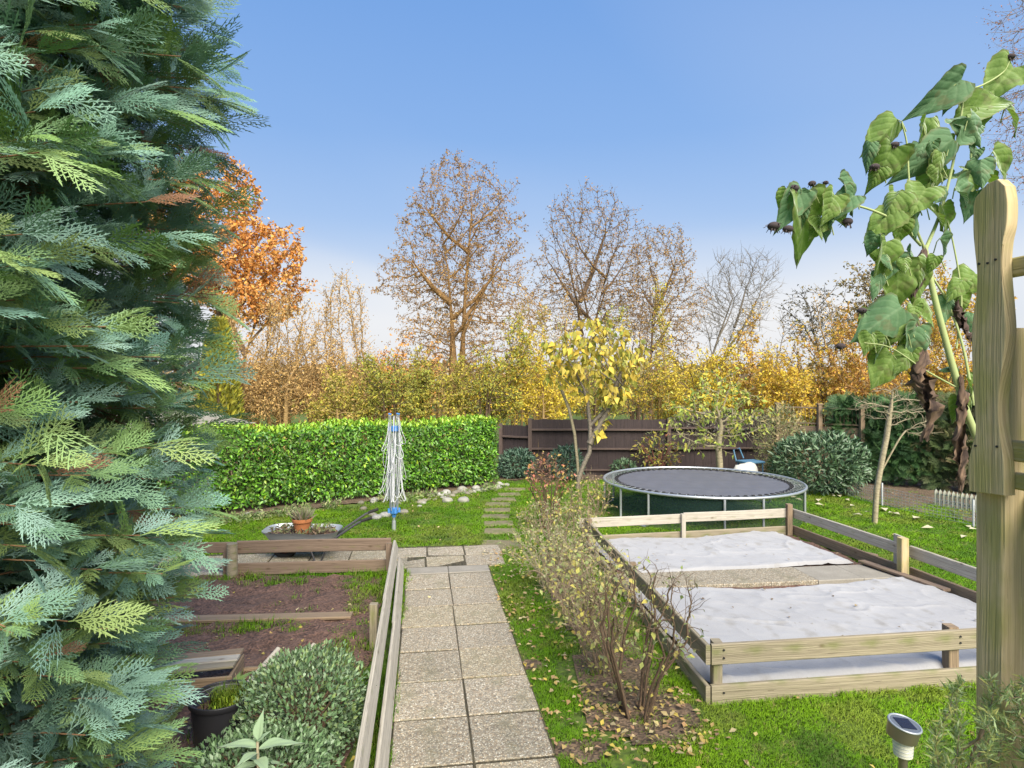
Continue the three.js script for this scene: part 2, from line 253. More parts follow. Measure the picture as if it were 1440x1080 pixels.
{ // the path: two slabs wide, then a cross walk behind the vegetable bed
  const path = new THREE.Group(); path.name = 'path'; scene.add(path); tag(path, 'garden path of square exposed aggregate paving slabs', null, null, 'structure');
  path.position.set(pathC(3.78), 0, -3.78); path.rotation.y = PT;
  const bedg = new THREE.PlaneGeometry(1.06, 8.1); bedg.rotateX(-Math.PI / 2); const sand = part('jointing_sand', bedg, jointMat, path); sand.position.set(0, .022, -1.05);
  const gs = [0, 1, 2].map(k => slabGeo(.507 + k * .004, .517 + k * .004, .055, .005));
  for (let k = -5; k < 7; k++) for (const s of [-1, 1]) { const m = part('paving_slab', gs[Math.floor(R0() * 3)], slabMat[Math.floor(R0() * 4)], path); m.position.set(s * .262 + (R0() - .5) * .012, -.022 + (R0() - .5) * .008, -(k + .5) * .546 + (R0() - .5) * .01); m.rotation.set((R0() - .5) * .014, (R0() - .5) * .016 + (R0() < .5 ? Math.PI : 0), (R0() - .5) * .014); }
  for (let k = 0; k < 2; k++) { const m = part('edging_strip', slabGeo(.52, .27, .05), plainConcrete, path); m.position.set(-.262 + k * .526, -.018, -3.99); m.rotation.y = (R0() - .5) * .02; }
  const cw = new THREE.PlaneGeometry(4.6, 1.1); cw.rotateX(-Math.PI / 2); part('jointing_sand', cw, jointMat, path).position.set(-1.75, .018, -4.65);
  const gc = slabGeo(.51, .46, .05, .007);
  for (let j = 0; j < 2; j++) for (let i = -7; i < 2; i++) { const m = part('paving_slab', gc, slabMat[Math.floor(R0() * 4)], path); m.position.set(-.02 + i * .526 + (j ? .02 : 0), -.025 + (R0() - .5) * .008, -4.39 - j * .475); m.rotation.set((R0() - .5) * .014, (R0() - .5) * .02, (R0() - .5) * .014); }
}
const stepStones = [[706, 766, .62, .40], [693, 773, .4, .3], [703, 748, .52, .34], [701, 737, .5, .33], [697, 727, .5, .33], [699, 718, .5, .32], [700, 710, .5, .32], [708, 703, .5, .32], [716, 696, .48, .3], [724, 689, .48, .3]];
{
  const st = new THREE.Group(); st.name = 'stepping_stone_path'; scene.add(st); tag(st, 'line of stepping stones sunk in the lawn', null, null, 'structure');
  for (const [px, py, w, l] of stepStones) { const p = G(px, py), m = part('stepping_stone', slabGeo(w, l, .05, .012), stepMat, st); m.position.set(p.x, -.026, p.z); m.rotation.set((R0() - .5) * .03, (R0() - .5) * .2, (R0() - .5) * .03); }
}
// earth of the vegetable bed
const bedSoil = [V(bedRailX(3) - .05, 0, -3), V(bedRailX(7.5) - .05, 0, -7.48), V(-5.6, 0, -7.55), V(-5.6, 0, -3)];
patch('bed_soil', bedSoil, .03, soilMat, 'dark brown crumbly soil of the vegetable bed', .07);
patch('mulch_under_shrubs', [V(1.42, 0, -4.02), V(.95, 0, -3.9), V(.5, 0, -4.15), V(.46, 0, -4.6), V(.55, 0, -5.6), V(.4, 0, -7), V(.35, 0, -8.4), V(.95, 0, -8.5), V(1.1, 0, -6), V(1.3, 0, -4.7)], .012, mulchMat, 'leaf littered earth under the currant bushes', .02);
patch('border_soil', [G(1182, 694), G(1240, 712), G(1372, 738), V(14, 0, -10.2), V(14, 0, -15.5), V(6.4, 0, -15.5), V(6.3, 0, -13.6)], .015, mulchMat, 'brown earth border behind the wire edging', .05);
patch('fence_border_soil', [V(-.3, 0, -14.9), V(1.2, 0, -15.0), V(6.3, 0, -14.4), V(6.3, 0, -16), V(-.3, 0, -16)], .012, mulchMat, 'earth border along the dark fence', .04);
patch('hedge_border_soil', [V(-8.4, 0, -9.0), V(-5.3, 0, -10.45), V(-.4, 0, -14.0), V(-.4, 0, -15.2), V(-8.4, 0, -11.5)], .012, mulchMat, 'earth strip under the laurel hedge', .04);

for (const [k, [mx, md, rx, rz]] of [[.3, 3.55, .2, .14], [1.25, 3.55, .34, .18], [1.7, 3.62, .34, .12], [.45, 3.95, .22, .14], [.15, 5.15, .16, .14]].entries()) patch('bare_earth' + (k ? '_00' + k : ''), Array.from({ length: 14 }, (_, i) => V(mx + Math.cos(i / 14 * 6.283) * rx * (.7 + .5 * LAT[k * 31 + i]), 0, -md + Math.sin(i / 14 * 6.283) * rz * (.7 + .5 * LAT[k * 17 + i]))), .008, mulchMat, 'worn bare earth patch in the lawn', .012, null, .03);
// grass: blades in little tufts over every bit of lawn
function tuftGeo(seed, n, h, spread, w) { const R = rng(seed), g = new GB(); for (let k = 0; k < n; k++) { const a = R() * 6.28, q = Math.sqrt(R()) * spread, b = V(Math.cos(a) * q, 0, Math.sin(a) * q), ln = R() * 6.28, le = (.25 + R() * .75) * h, hh = h * (.5 + R() * .6), s = V(Math.cos(ln + 1.57) * w / 2, 0, Math.sin(ln + 1.57) * w / 2), m = b.clone().add(V(Math.cos(ln) * le * .3, hh * .62, Math.sin(ln) * le * .3)), t = b.clone().add(V(Math.cos(ln) * le, hh * (.75 + R() * .3), Math.sin(ln) * le)); const n0 = V(Math.cos(ln) * .35, 1, Math.sin(ln) * .35).normalize(), i0 = g.count; for (const p of [b.clone().sub(s), b.clone().add(s), m.clone().addScaledVector(s, -.8), m.clone().addScaledVector(s, .8), t]) g.v(p, n0, 0, 0); g.i.push(i0, i0 + 1, i0 + 2, i0 + 2, i0 + 1, i0 + 3, i0 + 2, i0 + 3, i0 + 4); } return g.build(); }
const tufts = [tuftGeo(1, 22, .055, .055, .0042), tuftGeo(2, 22, .05, .06, .0042), tuftGeo(3, 18, .075, .05, .0045)];
const grassMat = new THREE.MeshPhysicalMaterial({ roughness: .75, side: THREE.DoubleSide, specularIntensity: .4 });
const mulchSpots = [[.93, 4.35, .42, .3], [.80, 5.0, .4, .35], [.3, 3.55, .12, .1], [1.25, 3.55, .3, .16], [.45, 3.95, .2, .12], [.72, 5.9, .2, .4], [.62, 7.2, .3, .7], [.62, 8.2, .28, .5], [.15, 5.15, .14, .12], [1.7, 3.62, .3, .1]];
function grassAt(x, z) {                                         // 0 none .. 1 full lawn
  const d = -z, [lx, lz] = toPath(x, z), n = fbm(x * 1.3 + 60, z * 1.3 + 60, 3), f = vn(x * 6 + 30, z * 6 + 80);
  if (Math.abs(lx) < .535 + (f - .5) * .05 && lz > -4.2) return 0;
  if (lz < -4.12 && lz > -5.14 && lx < .78 && lx > -4) return 0;
  for (const [px, py, w, l] of stepStones) { const p = G(px, py); if (Math.abs(p.x - x) < w * (.30 + f * .22) && Math.abs(p.z - z) < l * (.26 + f * .22)) return 0; }
  if (x < bedRailX(d) && d < 7.5) {
    const cross = Math.abs(d - (6.08 + .03 * (x + 2))) < .12; if (cross) return 0;
    const nearRail = bedRailX(d) - x; let k = 0;
    if (nearRail < .45) k = (n > .36 ? .95 : .4); if (d > 7.05) k = Math.max(k, n > .47 ? .7 : .12); if (Math.abs(d - 5.86) < .14 && x < -2.0) k = .9; if (Math.abs(d - 6.26) < .1) k = Math.max(k, n > .5 ? .6 : .05);
    return Math.max(k, n > .62 ? .35 : .03) * (d > 4.4 ? 1 : .3);
  }
  if (inPoly(x, z, RB)) return 0;
  for (const [mx, md, rx, rz] of mulchSpots) { const q = ((x - mx) / rx) ** 2 + ((d - md) / rz) ** 2; if (q < 1.1 + (f - .5) * 1.1) return .1; }
  if (d > 9 && x < -.3) { const hz = 10.45 + (x + 5.3) * .735 - .35; if (d > hz) return d > hz + .5 ? 0 : .35 * f; }
  if (d > 14.9 + (f - .5) * .5) return 0;
  if (x > 5.2 && d > 13.5 - (x - 7.3) * 1.6 - .1 + (f - .5) * .4) return x < 6.4 && d < 13.6 ? .8 : .06;
  if (Math.hypot(x - 3.5, d - 11.25) < 1.65) return .35;
  return lx > -.75 && lx < 1.1 && d < 9 ? (n > .4 ? 1 : n > .33 ? .55 : .2) : 1;
}
{
  const R = rng(31), lists = [[], [], []];
  for (let d = 2.9; d < 17;) {
    const s = .020 + .0048 * d, wdt = d * .86 + .8;
    for (let x = -wdt; x < wdt; x += s) {
      const X = x + (R() - .5) * s * 1.6, Z = -d + (R() - .5) * s * 1.6, g = grassAt(X, Z); if (R() > g) continue;
      const n = fbm(X * .8 + 20, Z * .8 + 20, 3), n2 = vn(X * 5 + 9, Z * 5 + 3), bed = X < bedRailX(-Z) + .35 && Z > -7.6; let c = mixc([.105, .255, .008], [.235, .43, .014], clamp(n * 1.5 - .25 + (n2 - .5) * .5)); if (R() < .05) c = [.30, .30, .08]; if (fbm(X * 2.1 + 7, Z * 2.1 + 90, 3) > .60) c = mixc(c, [.26, .30, .05], .55); if (vn(X * 3 + 70, Z * 3 + 15) > .82) c = mixc(c, [.06, .15, .02], .6);
      const k = .8 + R() * .4, edge = bed ? 1.6 : 1; lists[bed && R() < .6 ? 2 : R() < .5 ? 0 : 1].push({ p: V(X, .004, Z), dir: V(Math.cos(R() * 6.28), 0, Math.sin(R() * 6.28)), nrm: V((R() - .5) * .3, 1, (R() - .5) * .3), s: (.55 + .06 * d) * (.75 + R() * .5) * (.85 + n2 * .35), sy: (edge * (.55 + n2 * .5)) / (.7 + .045 * d), c: c.map(q => q * k) });
    }
    d += s;
  }
  const grass = new THREE.Group(); grass.name = 'grass'; scene.add(grass); tag(grass, 'short bright green lawn grass with worn patches', 'grass', null, 'stuff');
  lists.forEach((l, k) => instances('grass_blades', tufts[k], grassMat, l, grass, 'stuff'));
}
{ // fallen leaves
  const R = rng(41), list = [], pal = [[.42, .30, .10], [.34, .2, .09], [.5, .42, .22], [.26, .15, .08], [.46, .36, .06]];
  for (let k = 0; k < 1500; k++) { const t = R(); let x, d; if (t < .32) { d = 3.2 + R() * 5.5; x = pathC(d) + .5 + Math.abs(R() + R() - 1) * 1.4; } else if (t < .5) { x = .92 + (R() - .5) * .9; d = 4.3 + (R() - .5) * .9; } else if (t < .8) { d = 3.2 + R() * 12; x = (R() - .5) * d * 1.6; } else { d = 3.5 + R() * 3; x = bedRailX(d) - R() * 1.6; }
    const [lx, lz] = toPath(x, -d); if (Math.abs(lx) < .5 && lz > -4.2 && R() < .9) continue; if (inPoly(x, -d, RB)) continue;
    list.push({ p: V(x, .035 + R() * .015, -d), dir: V(R() - .5, (R() - .5) * .4, R() - .5), nrm: V((R() - .5) * .7, 1, (R() - .5) * .7), s: .03 + R() * .035, c: tone(R, pal, .2) }); }
  for (let k = 0; k < 26; k++) { const d = 9.3 + R() * 4, x = 5.3 + (13.5 - d) * .35 + R() * 1.4; list.push({ p: V(x, .06, -d), dir: V(R() - .5, 0, R() - .5), nrm: V((R() - .5) * .4, 1, (R() - .5) * .4), s: .13 + R() * .08, c: [.55, .5, .32] }); }
  for (let k = 0; k < 46; k++) { const u = .06 + R() * .88, v = R() < .6 ? .05 + R() * .42 : .64 + R() * .28, [a, b, c, d] = RB, p = a.clone().lerp(b, u).lerp(d.clone().lerp(c, u), v); list.push({ p: p.setY(.155), dir: V(R() - .5, 0, R() - .5), nrm: V((R() - .5) * .5, 1, (R() - .5) * .5), s: .02 + R() * .03, c: tone(R, [[.10, .07, .04], [.2, .13, .06], [.3, .22, .1]]) }); }
  tag(instances('fallen_leaves', leafGeo(.62, .1, .08), leafy(0xffffff, .2), list, null, 'stuff'), 'scattered yellow and brown fallen leaves on lawn and path', 'leaves', null, 'stuff');
}

// ------------------------------------------------------------------ timber rails round the beds
const at = (x, y, d) => V(x, y, -d);
const off = (a, b, s) => { const d = b.clone().sub(a); d.y = 0; d.normalize(); return V(-d.z * s, 0, d.x * s); };
{ // vegetable bed
  const R = rng(51), t = thing('vegetable_bed_railing', 'low two-rail timber railing round the dark soil bed beside the path', 'railing');
  const bl = at(-5.4, 0, 7.42), br = at(bedRailX(7.66), 0, 7.66), nr = at(bedRailX(2.6), 0, 2.6), pl = at(-3.47, 0, 7.5);
  const rail = (a, b, y, w, m, th = .032) => part('rail', timber(a.clone().setY(y), b.clone().setY(y + (R() - .5) * .01), w, th, R), m, t);
  rail(bl, pl, .37, .13, woodRed); rail(pl.clone().add(V(.06, 0, 0)), br.clone().add(V(-.02, 0, 0)), .375, .155, woodRed); rail(pl.clone().add(V(.06, 0, 0)), br.clone().add(V(-.04, 0, 0)), .10, .15, woodRed);
  // path side: upper and lower rail, each of two lengths; the upper one leans towards the path
  const mid = at(bedRailX(5.6), 0, 5.6), lean = V(.035, 0, 0);
  const slant = (a, b, y, w, k) => part('rail', timber(a.clone().setY(y), b.clone().setY(y - .012), w, .03, R, { up: V(-k, 1, 0).normalize() }), woodPale, t);
  slant(br.clone().add(V(.045, 0, .02)), mid.clone().add(lean), .365, .13, .36); slant(mid.clone().add(lean).add(V(.006, 0, .004)), nr.clone().add(lean), .36, .13, .32);
  slant(br.clone().add(V(.11, 0, .02)), mid.clone().add(V(.125, 0, 0)), .15, .14, .42); slant(mid.clone().add(V(.13, 0, .004)), nr.clone().add(V(.12, 0, 0)), .14, .14, .36);
  const post = (p, h, w, m = woodRed) => part('post', timber(p.clone().setY(-.15), p.clone().setY(h), w, w, R, { up: V(0, 0, 1) }), m, t);
  post(br.clone().add(V(-.035, 0, .06)), .40, .07); post(mid.clone().add(V(-.045, 0, .15)), .42, .07, woodGrey); post(pl.clone().add(V(-.06, 0, -.03)), .42, .1); post(nr.clone().add(V(-.03, 0, .1)), .4, .07);
  part('round_post', new THREE.CylinderGeometry(.062, .066, .62, 14).translate(0, .155, 0), woodGrey, t).position.set(pl.x + .04, -.02, pl.z + .09);
}
{ // plank walk across the bed
  const R = rng(52); single('plank_walk', 'weathered board lying across the vegetable bed soil', 'plank', timber(at(-3.6, .062, 5.98), at(-1.62, .058, 6.12), .15, .03, R, { up: V(0, 0, 1) }), woodTan);
}
{ // railed bed with the fleece
  const R = rng(53), t = thing('fleece_bed_railing', 'two-rail weathered timber railing round the bed covered with white sheets', 'railing'), [a, b, c, d] = RB;
  const rail = (p, q, y, w, m, th = .035, dy = 0) => part('rail', timber(p.clone().setY(y), q.clone().setY(y + dy), w, th, R), m, t);
  const post = (p, h, m, w = .075) => part('post', timber(p.clone().setY(-.2), p.clone().setY(h), w, w * .9, R, { up: V(0, 0, 1) }), m, t);
  rail(a, b, .375, .155, woodGrey); rail(a, b, .07, .15, woodGrey);
  rail(a.clone().add(V(-.024, 0, .012)), d, .375, .15, woodGrey, .035, -.02); rail(a.clone().add(V(-.024, 0, .012)), d, .07, .15, woodGrey, .035, -.03);
  const m1 = d.clone().lerp(c, .46); rail(d.clone().add(V(-.1, 0, .02)), m1, .36, .14, woodPale); rail(m1.clone().add(V(0, .0, -.004)), c, .375, .14, woodPale); rail(d.clone().add(V(-.05, 0, .02)), c, .10, .14, woodGrey);
  const m2 = c.clone().lerp(b, .49); rail(c.clone().add(V(.02, 0, .03)), m2.clone().add(V(.03, 0, -.04)), .375, .14, woodPale); rail(c.clone().add(V(.02, 0, .03)), m2.clone().add(V(.03, 0, -.04)), .11, .145, woodTan);
  rail(m2.clone().add(V(.05, 0, .04)), b, .385, .14, woodPale); rail(m2.clone().add(V(.05, 0, .04)), b, .13, .14, woodTan);
  const cr = part('cross_piece', timber(m2.clone().add(V(.012, .02, -.11)), m2.clone().add(V(.012, .54, -.11)), .20, .03, R, { up: V(0, 0, 1) }), woodPale, t);
  post(a.clone().add(V(.06, 0, -.055)), .455, woodGrey, .08); post(a.clone().lerp(b, .56).add(V(0, 0, -.055)), .46, woodTan, .09); post(d.clone().add(V(.05, 0, .05)), .43, woodTan); post(m1.clone().add(V(-.02, 0, .055)), .44, woodPale, .07); post(c.clone().add(V(-.05, 0, .05)), .52, woodTan, .09); post(m2.clone().add(V(-.07, 0, .08)), .56, woodPost, .1); post(a.clone().lerp(d, .5).add(V(.055, 0, 0)), .42, woodTan); post(b.clone().add(V(-.06, 0, -.06)), .45, woodTan);
  const bolt = new THREE.CylinderGeometry(.008, .008, .006, 8).rotateX(Math.PI / 2); for (const [k, y] of [[.018, .41], [.018, .35], [.56, .40], [.56, .35], [.56, .09], [.018, .09]]) { const p = a.clone().lerp(b, k); part('nail', bolt, blackRubber, t).position.set(p.x + .03, y, p.z + .0195); }
}
const q2 = (u, v) => { const [a, b, c, d] = RB; return a.clone().lerp(b, u).lerp(d.clone().lerp(c, u), v); };
patch('fleece_bed_soil', [q2(.01, .01), q2(.99, .01), q2(.99, .99), q2(.01, .99)], .05, soilMat, 'dark earth of the bed under the white sheets', .05);
{ // the two sheets of fleece
  const fabric = (() => { const m = tex(512, 512, (u, v) => { const n = fbm(u * 4, v * 4 + 3, 5, 4), w = vn(u * 200, v * 200, 200, 200), dirt = Math.max(clamp((fbm(u * 9 + 5, v * 9, 4, 9) - .6) * 5), vn(u * 61, v * 61, 61, 61) * vn(u * 23 + 5, v * 23, 23, 23) > .78 ? 1.4 : 0); return mixc(mixc([.31, .31, .325], [.41, .41, .42], n * .7 + w * .3), [.22, .20, .17], dirt * .5); }); m.repeat.set(.7, .7); const b = tex(256, 256, (u, v) => vn(u * 128, v * 128, 128, 128), false); b.repeat.set(6, 6); return new THREE.MeshPhysicalMaterial({ map: m, bumpMap: b, bumpScale: .0012, roughness: .9, transmission: .15, thickness: 0 }); })();
  const sheet = (name, label, u0, u1, v0, v1, y, skew, seed, rimf) => {
    const nx = 200, nz = 120, g = new GB(), R = rng(seed), o = R() * 50;
    for (let j = 0; j <= nz; j++) for (let i = 0; i <= nx; i++) { const s = i / nx, q = j / nz, ed = (vn(s * 7 + o, q * 7 + o) - .5) * .018, p = q2(u0 + (u1 - u0) * s + ((q - .5) * skew) + ed, v0 + (v1 - v0) * q + (i === 0 ? 0 : 0) + rimf(s) * q + ed), e = Math.min(s, 1 - s, q, 1 - q);
      const wr = .024 * (fbm(p.x * 1.5 + o, p.z * 2.2, 3) - .5) + .006 * Math.abs(Math.sin(p.x * 3 + fbm(p.x * 2 + o, p.z * 2, 3) * 9 + p.z * 5)) * vn(p.x * 2 + o, p.z * 2 + 9) + .003 * (fbm(p.x * 9 + o, p.z * 16, 3) - .5) + .006 * Math.abs(vn(p.x * 4 + o, p.z * 12) - .5) + .016 * Math.pow(1 - Math.abs(2 * fbm(p.x * 1.1 + p.z * .6 + o, p.z * 2.4 - p.x * .5 + o, 2) - 1), 14) + .010 * Math.pow(1 - Math.abs(2 * fbm(p.x * 3.1 - p.z * 1.6 + o, p.z * 2.1 + o, 2) - 1), 12);
      g.v(V(p.x, y + wr - (e < .02 ? (.02 - e) * 2.2 : 0), p.z), V(0, 1, 0), p.x, p.z); }
    for (let j = 0; j < nz; j++) for (let i = 0; i < nx; i++) { const a = j * (nx + 1) + i; g.i.push(a, a + 1, a + nx + 1, a + nx + 1, a + 1, a + nx + 2); }
    const geo = g.build(); geo.computeVertexNormals(); return single(name, label, 'sheet', geo, fabric);
  };
  sheet('fleece_sheet', 'white fleece sheet lying nearest the trampoline in the railed bed', .03, .92, .63, .97, .125, -.02, 61, s => .02 * Math.sin(s * 9) + .0 * s);
  sheet('fleece_sheet', 'larger white fleece sheet lying against the bed rail without a plinth of slabs behind it', .015, .985, .02, .49, .13, .0, 62, s => .02 * Math.sin(s * 7 + 1) - .04 * s).userData.label = 'larger wrinkled white fleece sheet in the railed bed, beside the solar light lawn';
}
{ // slabs showing between the sheets
  const w = thing('bed_walkway', 'row of paving slabs between the two white sheets', 'paving');
  for (let k = 0; k < 6; k++) { const p = q2(.08 + k * .165, .57 - k * .006), m = part('paving_slab', slabGeo(.585, .52, .05), k > 3 ? plainConcrete : slabMat[3], w); m.position.set(p.x, .065, p.z); m.rotation.y = .134 + (R0() - .5) * .02; }
  const R = rng(54); single('loose_board', 'broken brown board lying by the bed rail post', 'board', timber(q2(.93, .60).setY(.15), q2(.975, .36).setY(.14), .11, .03, R, { up: V(0, 0, 1) }), woodRed);
  single('loose_board', 'short brown plank leaning outside the back rail of the sheeted bed', 'board', timber(at(4.62, .05, 8.75), at(4.86, .09, 8.1), .13, .03, R, { up: V(0, 0, 1) }), woodRed);
}

// ------------------------------------------------------------------ dark boundary fence
{
  const R = rng(55), f = thing('boundary_fence', 'dark brown closeboard timber fence with pale horizontal rails', 'fence');
  const A = P(704, 600, 16.3).setY(0), B = P(745, 600, 15.9).setY(0), C = P(940, 600, 15.8).setY(0), D = P(1092, 600, 15.9).setY(0);
  const bay = (a, b, top, rails, yb = .05) => {
    const L = a.distanceTo(b), n = Math.round(L / .115), dir = b.clone().sub(a).normalize();
    for (let k = 0; k < n; k++) { const p = a.clone().addScaledVector(dir, L * (k + .5) / n), h = top + (R() - .5) * .025; part('board', timber(p.clone().add(V(0, yb, -.02 - (k % 2) * .006)), p.clone().add(V(0, h, -.02 - (k % 2) * .006)), .118, .014, R, { up: V(dir.z, 0, -dir.x).normalize().cross(V(0, 1, 0)), ch: .002 }), woodDark, f); }
    for (const y of rails) part('rail', timber(a.clone().add(V(0, y, .035)), b.clone().add(V(0, y, .035)), .05, .07, R), woodTan === 0 ? woodTan : woodDarkRail, f);
    part('gravel_board', timber(a.clone().add(V(0, .07, .01)), b.clone().add(V(0, .07, .01)), .15, .03, R), woodDark, f);
  };
  const woodDarkRail = woodMat([.13, .09, .075], [.06, .042, .038], [.08, .07, .04], .2, 9);
  bay(A, B, 1.30, [1.0, .45]); bay(B, C, 1.47, [1.20, .70, .15]); bay(C, D, 1.52, [1.25, .72, .15]);
  for (const p of [A, B, C, D]) part('post', timber(p.clone().setY(-.3).add(V(0, 0, .03)), p.clone().setY(p === A ? 1.34 : 1.5).add(V(0, 0, .03)), .1, .1, R, { up: V(0, 0, 1) }), woodDarkRail, f);
}
{ // brown horizontal board fence with trellis
  const R = rng(56), f = thing('trellis_fence', 'brown horizontal-board fence with a trellis strip along its top', 'fence'), a = P(1092, 600, 15.9).setY(0), b = P(1210, 600, 14.6).setY(0);
  for (let k = 0; k < 9; k++) part('board', timber(a.clone().setY(.1 + k * .145), b.clone().setY(.1 + k * .145), .142, .018 + (k % 2) * .006, R), woodTan, f);
  for (const y of [1.40, 1.80]) part('trellis_rail', timber(a.clone().setY(y), b.clone().setY(y), .04, .03, R), woodTan, f);
  for (let k = 1; k < 22; k++) { const p = a.clone().lerp(b, k / 22); part('trellis_lath', timber(p.clone().setY(1.42), p.clone().setY(1.79), .018, .012, R, { up: V(0, 0, 1) }), woodTan, f); }
  for (const k of [0, .52, 1]) { const p = a.clone().lerp(b, k); part('post', timber(p.clone().setY(-.2).add(V(0, 0, .06)), p.clone().setY(1.88).add(V(0, 0, .06)), .1, .1, R, { up: V(0, 0, 1) }), woodTan, f); const cp = part('post_cap', slabGeo(.13, .13, .03), woodTan, f); cp.position.set(p.x, 1.882, p.z + .06); }
}
// ------------------------------------------------------------------ wavy-edged fence on its post, running towards the house close by
{
  const R = rng(57), th = -80 * Math.PI / 180, D = 2.2, X0 = (1369 - 720) / F * D, f = thing('wavy_fence', 'weathered timber fence post carrying a wavy-edged board and short rails', 'fence', V(X0, 0, -D), th);
  const dx = Math.cos(th), dz = -Math.sin(th);                                                   // fence direction on the ground
  const W = px => { const r = (px - 720) / F; return (r * D - X0) / (dx + dz * r); }, Y = (px, py) => EYE - (py - 540) / F * (D - dz * W(px)), q = (px, py) => new THREE.Vector2(W(px), Y(px, py));
  part('post', timber(V(.014, 0, -.102), V(.014, 2.6, -.102), .104, .108, R, { up: V(0, 0, 1), ch: .007 }), woodPost, f);
  const s = new THREE.Shape(), Lp = [[1363, 690], [1362, 655], [1366, 632], [1372, 608], [1371, 575], [1369, 545], [1367, 500], [1367, 462], [1371, 430], [1374, 405], [1374, 380], [1371, 350], [1369, 325], [1369, 290]], Rp = [[1412, 262], [1415, 285], [1414, 315], [1409, 340], [1407, 368], [1408, 395], [1411, 430], [1413, 465], [1410, 500], [1406, 530], [1403, 560], [1403, 590], [1406, 620], [1410, 650], [1411, 696]];
  s.moveTo(...q(...Lp[0])); s.splineThru(Lp.slice(1).map(p => q(...p))); s.lineTo(...q(1372, 278)); s.lineTo(...q(1388, 259)); s.lineTo(...q(1402, 253)); s.lineTo(...q(...Rp[0])); s.splineThru(Rp.slice(1).map(p => q(...p))); s.closePath();
  const g = new THREE.ExtrudeGeometry(s, { depth: .041, bevelEnabled: true, bevelSize: .0025, bevelThickness: .0025, bevelSegments: 2, curveSegments: 60 }); { const p = g.attributes.position, uv = g.attributes.uv; for (let i = 0; i < uv.count; i++) uv.setXY(i, p.getY(i), p.getX(i) + p.getZ(i)); }
  part('wavy_board', g, woodPost, f).position.z = -.0445;
  const scr = new THREE.CylinderGeometry(.0042, .0042, .005, 10).rotateX(Math.PI / 2); for (const [px, py] of [[1377, 371], [1389, 370], [1400, 365], [1372, 627], [1402, 628]]) part('screw', scr, blackRubber, f).position.set(W(px), Y(px, py), .0005);
  const rail = (py0, py1, z, t, m) => { const y0 = Y(1428, py0), y1 = Y(1428, py1); part('rail', timber(V(.02, (y0 + y1) / 2, z), V(1.7, (y0 + y1) / 2, z), y0 - y1, t, R), m, f); };
  rail(357, 384, -.068, .04, woodPost); rail(622, 652, -.068, .04, woodPost); rail(668, 692, -.068, .04, woodPost); rail(698, 730, -.17, .05, woodPost);
  for (let k = 0; k < 11; k++) { const x = .19 + k * .142, yb = Y(1428, 618); part('board', timber(V(x, yb + .01, -.108), V(x, Y(1428, 388) + (k % 2) * .008, -.108), .138, .02, R, { up: V(0, 0, 1) }), woodGrey, f); }
  for (let k = 0; k < 5; k++) { const x = .34 + k * .3; part('picket', timber(V(x, Y(1428, 690), -.03), V(x, Y(1428, 285) - (k % 2) * .02, -.03), .11, .03, R, { up: V(0, 0, 1) }), woodPost, f); }
  for (let k = 0; k < 11; k++) { const x = .19 + k * .142; part('lower_board', timber(V(x, .01, -.19), V(x, Y(1428, 735), -.19), .138, .02, R, { up: V(0, 0, 1) }), woodGrey, f); }
}

// ------------------------------------------------------------------ trampoline
{
  const c = P(985, 600, 11.28).setY(0), rad = 1.78, h = .60, t = thing('trampoline', 'round trampoline with black mat, grey steel rim and green net skirt', 'trampoline', c);
  part('rim', new THREE.TorusGeometry(rad, .024, 10, 110).rotateX(Math.PI / 2).translate(0, h, 0), metalGrey, t);
  const matTex = (() => { const m = tex(512, 512, (u, v) => { const n = fbm(u * 5, v * 5, 5, 5), w = vn(u * 150, v * 150, 150, 150); return mixc(mixc([.075, .078, .095], [.12, .123, .145], n), [.18, .18, .20], w * .35); }); m.repeat.set(1.2, 1.2); return m; })();
  const disc = new THREE.CircleGeometry(rad - .2, 72); disc.rotateX(-Math.PI / 2); { const p = disc.attributes.position, uv = disc.attributes.uv; for (let i = 0; i < p.count; i++) { const r = Math.hypot(p.getX(i), p.getZ(i)); p.setY(i, h - .012 - .02 * (1 - (r / rad) ** 2)); uv.setXY(i, p.getX(i), p.getZ(i)); } }
  part('mat', disc, std({ map: matTex, roughness: .55 }), t);
  part('mat_hem', new THREE.TorusGeometry(rad - .2, .012, 6, 90).rotateX(Math.PI / 2).translate(0, h - .012, 0), blackRubber, t);
  const sg = new GB(); { const pts = [], N = 26; for (let k = 0; k <= N; k++) pts.push(V(rad - .195 + .17 * k / N, h + Math.cos(k * 2.2) * .007, Math.sin(k * 2.2) * .007)); sg.tube(pts, .004, 4); } const spring = sg.build();
  const tabg = new THREE.BoxGeometry(.07, .008, .05).translate(rad - .235, h - .004, 0);
  for (let k = 0; k < 72; k++) { const m = part('spring', spring, galv, t); m.rotation.y = k / 72 * Math.PI * 2; const b = part('mat_tab', tabg, blackRubber, t); b.rotation.y = k / 72 * Math.PI * 2; }
  for (let k = 0; k < 6; k++) { const g = new GB(), a0 = .26 + k * Math.PI / 3, a1 = a0 + .36, y = .03, q = (a, yy, r = rad) => V(Math.cos(a) * r, yy, Math.sin(a) * r); const pts = [q(a0, h)], mid = []; pts.push(q(a0, h * .5), q(a0, y + .05)); pts.push(q(a0 + .03, y)); for (let s = 1; s < 6; s++) pts.push(q(a0 + (a1 - a0) * s / 6, y)); pts.push(q(a1 - .03, y), q(a1, y + .05), q(a1, h * .5), q(a1, h)); g.tube(pts, .021, 8); part('leg', g.build(), metalGrey, t); }
  const net = new THREE.CylinderGeometry(rad - .03, rad - .03, h - .04, 90, 1, true).translate(0, (h - .04) / 2 + .01, 0);
  part('net_skirt', net, new THREE.MeshStandardMaterial({ color: lin(.016, .055, .045), roughness: .8, transparent: true, opacity: .34, side: THREE.DoubleSide }), t);
}

